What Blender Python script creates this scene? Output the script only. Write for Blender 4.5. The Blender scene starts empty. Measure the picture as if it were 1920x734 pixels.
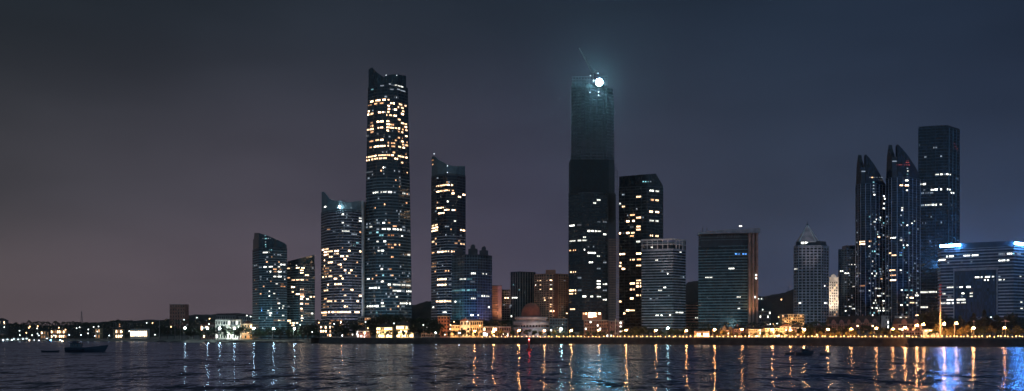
import bpy, bmesh, math, random
from mathutils import Vector, Matrix, noise
random.seed(11)
R = random.Random(5)
sc = bpy.context.scene
COL = sc.collection

# ------------------------------------------------------------------ camera
F = 2059.0            # focal length in photo pixels (photo is 1920 wide)
HZ = 632.0            # photo row of the horizon
CAMZ = 8.0
cam_d = bpy.data.cameras.new("camera"); cam = bpy.data.objects.new("camera", cam_d); COL.objects.link(cam)
cam.location = (0, 0, CAMZ); cam.rotation_euler = (math.pi/2, 0, 0)
cam_d.sensor_width = 36; cam_d.lens = F/1920*36; cam_d.shift_y = (HZ-367)/1920
cam_d.clip_start = 1; cam_d.clip_end = 40000
sc.camera = cam
sc.view_settings.view_transform = 'Standard'; sc.view_settings.look = 'None'
sc.view_settings.exposure = 0; sc.view_settings.gamma = 1
sc.render.engine = 'CYCLES'
sc.cycles.max_bounces = 5; sc.cycles.diffuse_bounces = 2; sc.cycles.glossy_bounces = 3
sc.cycles.use_light_tree = True
sc.cycles.sample_clamp_indirect = 0
sc.cycles.caustics_reflective = True

# ------------------------------------------------------------------ world: light-polluted night sky
W = bpy.data.worlds.new("World"); sc.world = W; W.use_nodes = True
nt = W.node_tree; nt.nodes.clear()
def N(nt, t, **k):
    n = nt.nodes.new(t)
    for a, b in k.items(): setattr(n, a, b)
    return n
def setv(n, **k):
    for a, b in k.items(): n.inputs[a.replace('_', ' ')].default_value = b
L = nt.links.new
tc = N(nt, 'ShaderNodeTexCoord'); sep = N(nt, 'ShaderNodeSeparateXYZ'); L(tc.outputs['Generated'], sep.inputs[0])
def maprange(nt, src, a, b, c=0.0, d=1.0, smooth=True):
    m = N(nt, 'ShaderNodeMapRange'); m.interpolation_type = 'SMOOTHSTEP' if smooth else 'LINEAR'
    nt.links.new(src, m.inputs[0]); m.inputs[1].default_value = a; m.inputs[2].default_value = b
    m.inputs[3].default_value = c; m.inputs[4].default_value = d
    return m.outputs[0]
def ramp(nt, src, stops):
    r = N(nt, 'ShaderNodeValToRGB'); nt.links.new(src, r.inputs[0]); e = r.color_ramp.elements
    e[0].position = stops[0][0]; e[0].color = (*stops[0][1], 1)
    e[1].position = stops[-1][0]; e[1].color = (*stops[-1][1], 1)
    for p, c in stops[1:-1]:
        q = e.new(p); q.color = (*c, 1)
    return r.outputs[0]
def mixc(nt, f, a, b, mode='MIX'):
    m = N(nt, 'ShaderNodeMix'); m.data_type = 'RGBA'; m.blend_type = mode
    if isinstance(f, float): m.inputs[0].default_value = f
    else: nt.links.new(f, m.inputs[0])
    for i, v in ((6, a), (7, b)):
        if isinstance(v, tuple): m.inputs[i].default_value = (*v, 1)
        else: nt.links.new(v, m.inputs[i])
    return m.outputs[2]
az = maprange(nt, sep.outputs[0], -0.45, 0.45, 0, 1, False)
def S(r, g, b):
    f = lambda c: (c/255/12.92 if c/255 <= .04045 else ((c/255+.055)/1.055)**2.4)
    return (f(r), f(g), f(b))
hor = ramp(nt, az, [(0, S(100, 88, 90)), (.25, S(107, 95, 105)), (.5, S(95, 90, 108)), (.75, S(70, 79, 104)), (1, S(62, 75, 108))])
mid = ramp(nt, az, [(0, S(68, 66, 70)), (.25, S(76, 72, 82)), (.5, S(69, 68, 86)), (.75, S(56, 64, 82)), (1, S(53, 64, 87))])
top = ramp(nt, az, [(0, S(35, 42, 49)), (.3, S(39, 46, 56)), (.5, S(33, 41, 53)), (.75, S(33, 44, 60)), (1, S(32, 43, 61))])
c1 = mixc(nt, maprange(nt, sep.outputs[2], 0.0, 0.13), hor, mid)
c2 = mixc(nt, maprange(nt, sep.outputs[2], 0.06, 0.30), c1, top)
nz = N(nt, 'ShaderNodeTexNoise'); nz.inputs['Scale'].default_value = 2.2; nz.inputs['Detail'].default_value = 4
mp = N(nt, 'ShaderNodeMapping'); mp.inputs['Scale'].default_value = (1, 1, 3.2); L(tc.outputs['Generated'], mp.inputs[0]); L(mp.outputs[0], nz.inputs['Vector'])
cl = maprange(nt, nz.outputs[0], .3, .7, .80, 1.20)
vm = N(nt, 'ShaderNodeVectorMath', operation='SCALE'); L(c2, vm.inputs[0]); L(cl, vm.inputs['Scale'])
back = mixc(nt, maprange(nt, sep.outputs[1], -.25, .35), (.085, .145, .205), vm.outputs[0])
bg = N(nt, 'ShaderNodeBackground'); L(back, bg.inputs[0]); bg.inputs[1].default_value = 1.0
wo = N(nt, 'ShaderNodeOutputWorld'); L(bg.outputs[0], wo.inputs[0])

# ------------------------------------------------------------------ helpers
def wx(px, D): return (px-960)*D/F
def wz(py, D): return CAMZ+(HZ-py)*D/F
def tag(o, label=None, cat=None, group=None, kind=None):
    if label: o['label'] = label
    if cat: o['category'] = cat
    if group: o['group'] = group
    if kind: o['kind'] = kind
    return o
def empty(name, loc, label, cat, group=None):
    o = bpy.data.objects.new(name, None); COL.objects.link(o); o.location = loc; o.empty_display_size = 1
    return tag(o, label, cat, group)
def copy_tree(o, loc, label=None, group=None, rot=0, scale=1):
    r = o.copy(); COL.objects.link(r); r.location = loc; r.rotation_euler = (0, 0, rot); r.scale = (scale,)*3
    if label: r['label'] = label
    if group: r['group'] = group
    for ch in list(o.children):
        c = ch.copy(); COL.objects.link(c); c.parent = r
        for g in list(ch.children):
            d = g.copy(); COL.objects.link(d); d.parent = c
    return r
class MB:
    def __init__(s): s.v = []; s.f = []; s.sm = []
    def add(s, vs, fs, smooth=False):
        n = len(s.v); s.v += [tuple(v) for v in vs]; s.f += [tuple(i+n for i in f) for f in fs]; s.sm += [smooth]*len(fs); return s
    def box(s, x0, x1, y0, y1, z0, z1):
        return s.add([(x0,y0,z0),(x1,y0,z0),(x1,y1,z0),(x0,y1,z0),(x0,y0,z1),(x1,y0,z1),(x1,y1,z1),(x0,y1,z1)],
                     [(0,3,2,1),(4,5,6,7),(0,1,5,4),(1,2,6,5),(2,3,7,6),(3,0,4,7)])
    def prism(s, poly, z0, z1, poly1=None):
        n = len(poly); p1 = poly1 or poly
        za = z0 if isinstance(z0, (list, tuple)) else [z0]*n
        zb = z1 if isinstance(z1, (list, tuple)) else [z1]*n
        return s.add([(p[0],p[1],za[i]) for i,p in enumerate(poly)]+[(p[0],p[1],zb[i]) for i,p in enumerate(p1)],
                     [tuple(range(n-1,-1,-1)), tuple(range(n,2*n))]+[(i,(i+1)%n,(i+1)%n+n,i+n) for i in range(n)])
    def bar(s, a, b, r0, r1=None, n=6):
        a = Vector(a); b = Vector(b); d = (b-a).normalized(); r1 = r0 if r1 is None else r1
        u = d.cross(Vector((0,0,1)) if abs(d.z) < .9 else Vector((1,0,0))).normalized(); w = d.cross(u)
        vs = [a+(u*math.cos(t)+w*math.sin(t))*r0 for t in [2*math.pi*i/n for i in range(n)]]
        vs += [b+(u*math.cos(t)+w*math.sin(t))*r1 for t in [2*math.pi*i/n for i in range(n)]]
        return s.add(vs, [(i,(i+1)%n,(i+1)%n+n,i+n) for i in range(n)]+[tuple(range(n-1,-1,-1)), tuple(range(n,2*n))], n > 6)
    def lathe(s, c, prof, n=24):
        vs = []; m = len(prof)
        for r, z in prof:
            for i in range(n):
                t = 2*math.pi*i/n; vs.append((c[0]+r*math.cos(t), c[1]+r*math.sin(t), c[2]+z))
        fs = [(j*n+i, j*n+(i+1)%n, (j+1)*n+(i+1)%n, (j+1)*n+i) for j in range(m-1) for i in range(n)]
        return s.add(vs, fs, True)
    def ball(s, c, r, sub=1, sz=1):
        bm = bmesh.new(); bmesh.ops.create_icosphere(bm, subdivisions=sub, radius=r)
        vs = [(c[0]+v.co.x, c[1]+v.co.y, c[2]+v.co.z*sz) for v in bm.verts]; fs = [[v.index for v in f.verts] for f in bm.faces]
        bm.free(); return s.add(vs, fs, True)
    def build(s, name, mat, parent=None, label=None, kind=None):
        me = bpy.data.meshes.new(name)
        off = Vector(parent.matrix_basis.translation) if parent is not None else Vector((0,0,0))
        if parent is not None and parent.parent is not None: off += parent.parent.matrix_basis.translation
        me.from_pydata([(v[0]-off.x, v[1]-off.y, v[2]-off.z) for v in s.v], [], s.f)
        me.polygons.foreach_set('use_smooth', s.sm); me.update()
        me.materials.append(mat)
        o = bpy.data.objects.new(name, me); COL.objects.link(o)
        if parent is not None: o.parent = parent
        if label: o['label'] = label
        if kind: o['kind'] = kind
        return o

# ------------------------------------------------------------------ materials
MATS = {}
def mat(name, col, rough=.6, metal=0, var=.25, scale=.15, spec=.5, bump=0):
    if name in MATS: return MATS[name]
    m = bpy.data.materials.new(name); m.use_nodes = True; t = m.node_tree; b = t.nodes['Principled BSDF']
    tc = N(t, 'ShaderNodeTexCoord'); nz = N(t, 'ShaderNodeTexNoise'); nz.inputs['Scale'].default_value = scale; nz.inputs['Detail'].default_value = 6
    t.links.new(tc.outputs['Object'], nz.inputs['Vector'])
    f = maprange(t, nz.outputs[0], .3, .7, 1-var, 1+var)
    v = N(t, 'ShaderNodeVectorMath', operation='SCALE'); v.inputs[0].default_value = col; t.links.new(f, v.inputs['Scale'])
    t.links.new(v.outputs[0], b.inputs['Base Color'])
    t.links.new(maprange(t, nz.outputs[0], .3, .7, max(rough-.1, .02), min(rough+.1, 1)), b.inputs['Roughness'])
    b.inputs['Metallic'].default_value = metal; b.inputs['Specular IOR Level'].default_value = spec
    if bump:
        bp = N(t, 'ShaderNodeBump'); bp.inputs['Strength'].default_value = bump; t.links.new(nz.outputs[0], bp.inputs['Height']); t.links.new(bp.outputs[0], b.inputs['Normal'])
    MATS[name] = m; return m
def glass(name, col, rough=.12, panel=(1.5, 4.2), spec=.6):
    """curtain-wall glass: each pane a slightly different tint and tilt"""
    if name in MATS: return MATS[name]
    m = mat(name, col, rough); t = m.node_tree; b = t.nodes['Principled BSDF']
    tc = N(t, 'ShaderNodeTexCoord')
    mp = N(t, 'ShaderNodeMapping'); mp.inputs['Scale'].default_value = (1/panel[0], 1/panel[0], 1/panel[1]); t.links.new(tc.outputs['Object'], mp.inputs[0])
    fl = N(t, 'ShaderNodeVectorMath', operation='FLOOR'); t.links.new(mp.outputs[0], fl.inputs[0])
    wn = N(t, 'ShaderNodeTexWhiteNoise'); wn.noise_dimensions = '3D'; t.links.new(fl.outputs[0], wn.inputs['Vector'])
    f = maprange(t, wn.outputs['Value'], 0, 1, .45, 1.7, False)
    v = N(t, 'ShaderNodeVectorMath', operation='SCALE'); v.inputs[0].default_value = col; t.links.new(f, v.inputs['Scale'])
    t.links.new(v.outputs[0], b.inputs['Base Color'])
    b.inputs['Specular IOR Level'].default_value = spec
    return m
def emit(name, col, strength, var=0.0, scale=.5):
    if name in MATS: return MATS[name]
    m = bpy.data.materials.new(name); m.use_nodes = True; t = m.node_tree; b = t.nodes['Principled BSDF']
    b.inputs['Base Color'].default_value = (.1, .1, .1, 1); b.inputs['Emission Color'].default_value = (*col, 1)
    b.inputs['Emission Strength'].default_value = strength
    if var:
        tc = N(t, 'ShaderNodeTexCoord'); nz = N(t, 'ShaderNodeTexNoise'); nz.inputs['Scale'].default_value = scale; nz.inputs['Detail'].default_value = 3
        t.links.new(tc.outputs['Object'], nz.inputs['Vector'])
        t.links.new(maprange(t, nz.outputs[0], .32, .66, strength*(1-var), strength*(1+var)), b.inputs['Emission Strength'])
    MATS[name] = m; return m
WIN = {'w': emit('window_warm', (1, .64, .36), 8.0, .6, 1.1), 'm': emit('window_amber', (1, .52, .25), 1.7, .6, 1.1),
       'c': emit('window_white', (.95, .95, .85), 3.6, .6, 1.1), 'd': emit('window_dim', (.6, .72, .85), .4, .6, 1.1),
       'o': emit('window_orange', (1, .42, .15), .65, .5), 'b': emit('window_blue', (.1, .35, 1), 1.8, .5),
       't': emit('window_teal', (.35, .85, .95), .8, .5), 'r': emit('sign_red', (1, .12, .08), .22, .5)}
for k_ in list(WIN):
    src = WIN[k_]
    for sfx, f_ in (('+', 1.5), ('-', .4)):
        m_ = src.copy(); m_.name = src.name+('_bright' if f_ > 1 else '_faint'); WIN[k_+sfx] = m_
        for n_ in m_.node_tree.nodes:
            if n_.type == 'MAP_RANGE': n_.inputs[3].default_value *= f_; n_.inputs[4].default_value *= f_
SODIUM = emit('lamp_sodium', (1, .36, .10), 480); WHITE = emit('lamp_white', (.72, .95, 1), 300)
M = dict(
    gl_teal=glass('glass_teal', (.010, .035, .050)), gl_navy=glass('glass_navy', (.008, .018, .035)), gl_dark=glass('glass_dark', (.004, .014, .022), .2),
    gl_blue=glass('glass_blue', (.012, .03, .07)),
    band_lav=mat('spandrel_grey', (.34, .35, .41), .5), band_teal=mat('spandrel_teal', (.13, .21, .25), .5), band_dark=mat('spandrel_dark', (.035, .055, .075), .5),
    band_white=mat('spandrel_white', (.5, .5, .5), .6), metal=mat('grey_metal', (.25, .26, .28), .45, .6),
    conc=mat('concrete', (.28, .27, .26), .85), brown=mat('brown_cladding', (.44, .22, .15), .8), brick=mat('red_brick', (.30, .11, .07), .85),
    cream=mat('cream_render', (.55, .42, .26), .85), white=mat('white_render', (.7, .68, .64), .8), pink=mat('pink_render', (.45, .26, .22), .85),
    rooft=mat('dark_tile', (.06, .045, .045), .8), roofr=mat('red_tile', (.18, .06, .04), .8), net=mat('safety_net', (.012, .03, .045), .95, scale=.4, var=.4),
    hull=mat('hull_paint', (.03, .055, .09), .6), wood=mat('timber', (.12, .08, .05), .8), redp=mat('red_paint', (.45, .03, .03), .5),
    dglass=mat('dark_window', (.01, .015, .02), .15, spec=.8), bark=mat('bark', (.06, .045, .035), .95, scale=2),
    leaf=mat('leaves', (.045, .07, .03), .75, scale=.3, var=.5), leafd=mat('leaves_dark', (.03, .05, .03), .8, scale=.3, var=.5), leafy=mat('leaves_amber_lit', (.16, .14, .04), .75, scale=.3, var=.5),  # yellowish copy carries amber lamplight in its leaf colour
    lattice=mat('scaffold_steel', (.14, .17, .21), .7), lattice2=mat('hoist_steel', (.30, .2, .18), .7), pole=mat('pole_paint', (.4, .4, .4), .5),
    dome=mat('dome_copper', (.22, .08, .06), .5), rock=mat('rock', (.05, .05, .05), .95, scale=.6, bump=.5))

# ------------------------------------------------------------------ water
def water():
    m = bpy.data.materials.new('sea_water'); m.use_nodes = True; t = m.node_tree; b = t.nodes['Principled BSDF']
    t.nodes.remove(b); out = t.nodes['Material Output']
    fr = N(t, 'ShaderNodeFresnel'); fr.inputs[0].default_value = 1.333; df = N(t, 'ShaderNodeBsdfDiffuse'); df.inputs[0].default_value = (.006, .012, .02, 1)
    gl = N(t, 'ShaderNodeBsdfGlossy'); gl.inputs['Color'].default_value = (.60, .70, .88, 1); gl.inputs['Roughness'].default_value = .15; gl.inputs['Anisotropy'].default_value = .3
    tg = N(t, 'ShaderNodeCombineXYZ'); tg.inputs[0].default_value = 1; t.links.new(tg.outputs[0], gl.inputs['Tangent'])
    mx = N(t, 'ShaderNodeMixShader'); t.links.new(fr.outputs[0], mx.inputs[0]); t.links.new(df.outputs[0], mx.inputs[1]); t.links.new(gl.outputs[0], mx.inputs[2]); t.links.new(mx.outputs[0], out.inputs[0])
    # wave slopes: long crests lie parallel to the shore, so slopes are steeper towards the viewer than sideways
    tc = N(t, 'ShaderNodeTexCoord'); acc = None
    for sx, sy, ax, ay, det in ((.07, .030, .30, .62, 3), (.30, .11, .42, .58, 4), (1.2, .36, .40, .50, 3)):
        mp = N(t, 'ShaderNodeMapping'); mp.inputs['Scale'].default_value = (sx, sy, 1); mp.inputs['Rotation'].default_value = (0, 0, .05)
        t.links.new(tc.outputs['Object'], mp.inputs[0])
        nz = N(t, 'ShaderNodeTexNoise'); nz.inputs['Scale'].default_value = 1; nz.inputs['Detail'].default_value = det; nz.inputs['Roughness'].default_value = .68
        t.links.new(mp.outputs[0], nz.inputs['Vector'])
        sb = N(t, 'ShaderNodeVectorMath', operation='SUBTRACT'); t.links.new(nz.outputs['Color'], sb.inputs[0]); sb.inputs[1].default_value = (.5, .5, .5)
        ml = N(t, 'ShaderNodeVectorMath', operation='MULTIPLY'); t.links.new(sb.outputs[0], ml.inputs[0]); ml.inputs[1].default_value = (ax, ay, 0)
        if acc is None: acc = ml.outputs[0]
        else:
            ad = N(t, 'ShaderNodeVectorMath', operation='ADD'); t.links.new(acc, ad.inputs[0]); t.links.new(ml.outputs[0], ad.inputs[1]); acc = ad.outputs[0]
    ad = N(t, 'ShaderNodeVectorMath', operation='ADD'); t.links.new(acc, ad.inputs[0]); ad.inputs[1].default_value = (0, 0, 1)
    nm = N(t, 'ShaderNodeVectorMath', operation='NORMALIZE'); t.links.new(ad.outputs[0], nm.inputs[0]); prev = nm.outputs[0]
    for q in (fr, df, gl): t.links.new(prev, q.inputs['Normal'])
    mb = MB(); xs = [-9000+600*i for i in range(31)]; ys = [-400+100*i for i in range(30)]
    mb.add([(x, y, 0) for y in ys for x in xs], [(j*31+i, j*31+i+1, (j+1)*31+i+1, (j+1)*31+i) for j in range(29) for i in range(30)])
    tag(mb.build('water', m), kind='structure')
water()

# ------------------------------------------------------------------ shore and ground
SH = [(wx(p, D), D) for p, D in [(-1500, 2500), (-700, 2300), (0, 2080), (170, 2000), (300, 1800), (345, 1560), (545, 1480), (600, 1300), (800, 1240), (1150, 1225), (1655, 965), (1702, 905), (1920, 900), (2700, 880), (4200, 860)]]
def shoreY(X):
    for (a, ya), (b, yb) in zip(SH, SH[1:]):
        if a <= X <= b: return ya+(yb-ya)*(X-a)/max(b-a, 1e-6)
    return SH[0][1] if X < SH[0][0] else SH[-1][1]
XB = SH[7][0]   # east of this the shore is a seawall
def gz(X, Y):
    off = Y-shoreY(X)
    if X < XB-20: z = -.6+min(max(off, 0)*.075, 4.6)+min(max(off-110, 0)*.03, 22)
    else: z = 6.9+min(max(off-70, 0)*.035, 12)
    return z+min(max(Y-3000, 0)*.01, 20)
def ground():
    mb = MB(); xs = sorted(set([SH[0][0]-1500]+[round(SH[0][0]+(SH[-1][0]-SH[0][0])*i/160, 2) for i in range(161)]+[round(p[0], 2) for p in SH]+[XB-20.01, XB-19.9, SH[-1][0]+1500]))
    offs = [0, .6, 8, 20, 40, 60, 70, 110, 160, 240, 400, 700, 1200, 2000, 3500, 6000]
    for x in xs:
        y0 = shoreY(x)
        for o in offs: mb.v.append((x, y0+o, gz(x, y0+o)))
    n = len(offs)
    mb.f = [(i*n+j, (i+1)*n+j, (i+1)*n+j+1, i*n+j+1) for i in range(len(xs)-1) for j in range(n-1)]; mb.sm = [False]*len(mb.f)
    tag(mb.build('ground', mat('earth_paving', (.17, .16, .14), .9, scale=.05, var=.35)), kind='structure')
    # beach
    mb = MB(); m2 = 0
    xs = [SH[3][0]+(XB-22-SH[3][0])*i/80 for i in range(81)]
    for x in xs:
        y0 = shoreY(x)
        for o in (-14, 0, 12, 30, 48): mb.v.append((x, y0+o+noise.noise(Vector((x*.03, o, 0)))*5, gz(x, y0+max(o, 0))+.06+(-.5 if o < 0 else 0)))
    mb.f = [(i*5+j, (i+1)*5+j, (i+1)*5+j+1, i*5+j+1) for i in range(80) for j in range(4)]; mb.sm = [True]*len(mb.f)
    tag(mb.build('beach', mat('sand', (.24, .23, .19), .95, scale=.2)), kind='structure')
ground()
def seawall():
    pts = [p for p in SH if p[0] >= XB-.01]
    def strip(mb, off0, off1, z0, z1, pts):
        P = []
        for i, (x, y) in enumerate(pts):
            P.append((x, y))
        for (a, b) in zip(P, P[1:]):
            d = Vector((b[0]-a[0], b[1]-a[1], 0)).normalized(); n = Vector((d.y, -d.x, 0))
            q = [(a[0]+n.x*off0-d.x*.3, a[1]+n.y*off0-d.y*.3), (b[0]+n.x*off0+d.x*.3, b[1]+n.y*off0+d.y*.3), (b[0]+n.x*off1+d.x*.3, b[1]+n.y*off1+d.y*.3), (a[0]+n.x*off1-d.x*.3, a[1]+n.y*off1-d.y*.3)]
            mb.prism(q, z0, z1)
    main = pts[:5] if False else pts
    near = [p for p in pts if p[0] >= SH[10][0]-.01]; far = [p for p in pts if p[0] <= SH[10][0]+.01]
    wallm = mat('wall_stone', (.07, .065, .065), .9, scale=.12, var=.5, bump=.4)
    cop = mat('coping_stone', (.22, .2, .18), .85)
    for nm, pp, lb in (('seawall', far, 'long low dark stone seawall under the promenade across the middle of the bay'),
                       ('seawall', near, 'nearer dark seawall of the raised quay at the right edge')):
        e = empty(nm, (pp[0][0], pp[0][1], 0), lb, 'seawall')
        mb = MB(); strip(mb, .9, -3, -2, 6.6, pp); strip(mb, 2.2, .88, -2, 2.2, pp); mb.build('wall', wallm, e)
        mb = MB(); strip(mb, 1.2, -1.2, 6.62, 7.0, pp); mb.build('coping', cop, e)
        # end face towards the slipway
    # balustrade
    e = empty('railing', (pts[0][0], pts[0][1], 7), 'long low pale railing on top of the seawall promenade', 'railing')
    rl = MB(); ps = MB(); PL = []
    for a, b in zip(pts[:-2], pts[1:-1]):
        Lh = math.dist(a, b); n = max(1, int(Lh/3))
        rl.bar((a[0], a[1], 8.1), (b[0], b[1], 8.1), .09, n=4); rl.bar((a[0], a[1], 7.6), (b[0], b[1], 7.6), .05, n=4)
        for i in range(n):
            t = i/n; x = a[0]+(b[0]-a[0])*t; y = a[1]+(b[1]-a[1])*t; PL.append((x, y))
    rl.build('rail', M['pole'], e); PL.sort(key=lambda p: p[1])
    for i, (x, y) in enumerate(PL):
        mb = MB() if i < 100 else ps
        mb.box(x-.12, x+.12, y-.12, y+.12, 7.0, 8.15)
        if i < 100: mb.build('post', M['pole'], e)
    ps.build('posts', M['pole'], e, kind='stuff')
    # road behind, kerb and markings
    mb = MB(); kb = MB(); mk = MB()
    xs = [pts[0][0]+(pts[-1][0]-pts[0][0])*i/60 for i in range(61)]
    for x0, x1 in zip(xs, xs[1:]):
        if any(x0 <= q <= x1 for q in (SH[10][0],)) : continue
        y0, y1 = shoreY(x0), shoreY(x1)
        for (b_, o0, o1, z) in ((mb, 26, 40, 6.93), (kb, 25.6, 26, 7.05), (mk, 32.9, 33.1, 6.94)):
            b_.add([(x0, y0+o0, z), (x1, y1+o0, z), (x1, y1+o1, z), (x0, y0+o1, z)], [(0, 1, 2, 3)])
    tag(mb.build('road', mat('asphalt', (.05, .05, .05), .9)), kind='structure')
    tag(kb.build('kerb', M['conc']), kind='structure')
    tag(mk.build('road_marking', M['band_white']), kind='structure')
seawall()

# ------------------------------------------------------------------ hills
def hill(name_mat, pts, D, depth, base, seed, trees=True):
    """ridge with a photo-row profile at distance D, falling off in front and behind"""
    mb = MB(); xs = []; n = 120
    p0, p1 = pts[0][0], pts[-1][0]
    rows = [(-1, 0), (-.7, .25), (-.4, .62), (-.15, .92), (0, 1), (.2, .9), (.6, .4), (1, 0)]
    for i in range(n+1):
        px = p0+(p1-p0)*i/n
        for (a, ya), (b, yb) in zip(pts, pts[1:]):
            if a <= px <= b: py = ya+(yb-ya)*(px-a)/(b-a)
        zt = wz(py, D)
        for t, h in rows:
            Y = D+t*depth; X = wx(px, D)
            mb.v.append((X, Y, base+(zt-base)*h+noise.noise(Vector((X*.02, Y*.02, seed)))*5*h+noise.noise(Vector((X*.12, Y*.1, seed)))*2.5*h))
    m = len(rows)
    mb.f = [(i*m+j, (i+1)*m+j, (i+1)*m+j+1, i*m+j+1) for i in range(n) for j in range(m-1)]; mb.sm = [True]*len(mb.f)
    o = tag(mb.build('hill', name_mat), kind='structure')
    return o
hm = mat('hill_scrub', (.02, .03, .025), .95, scale=.05, var=.6, bump=.6)
hill(hm, [(-300, 612), (0, 606), (120, 612), (200, 602), (300, 601), (350, 592), (420, 588), (480, 590), (560, 600)], 2500, 330, 6, 1)
hill(hm, [(640, 600), (700, 590), (770, 572), (800, 565), (850, 566), (930, 596)], 1950, 260, 8, 2)
hill(hm, [(1240, 590), (1290, 529), (1340, 528), (1400, 552), (1430, 556), (1470, 549), (1510, 538), (1560, 535), (1620, 560), (1700, 600)], 3400, 600, 10, 3)

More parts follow.
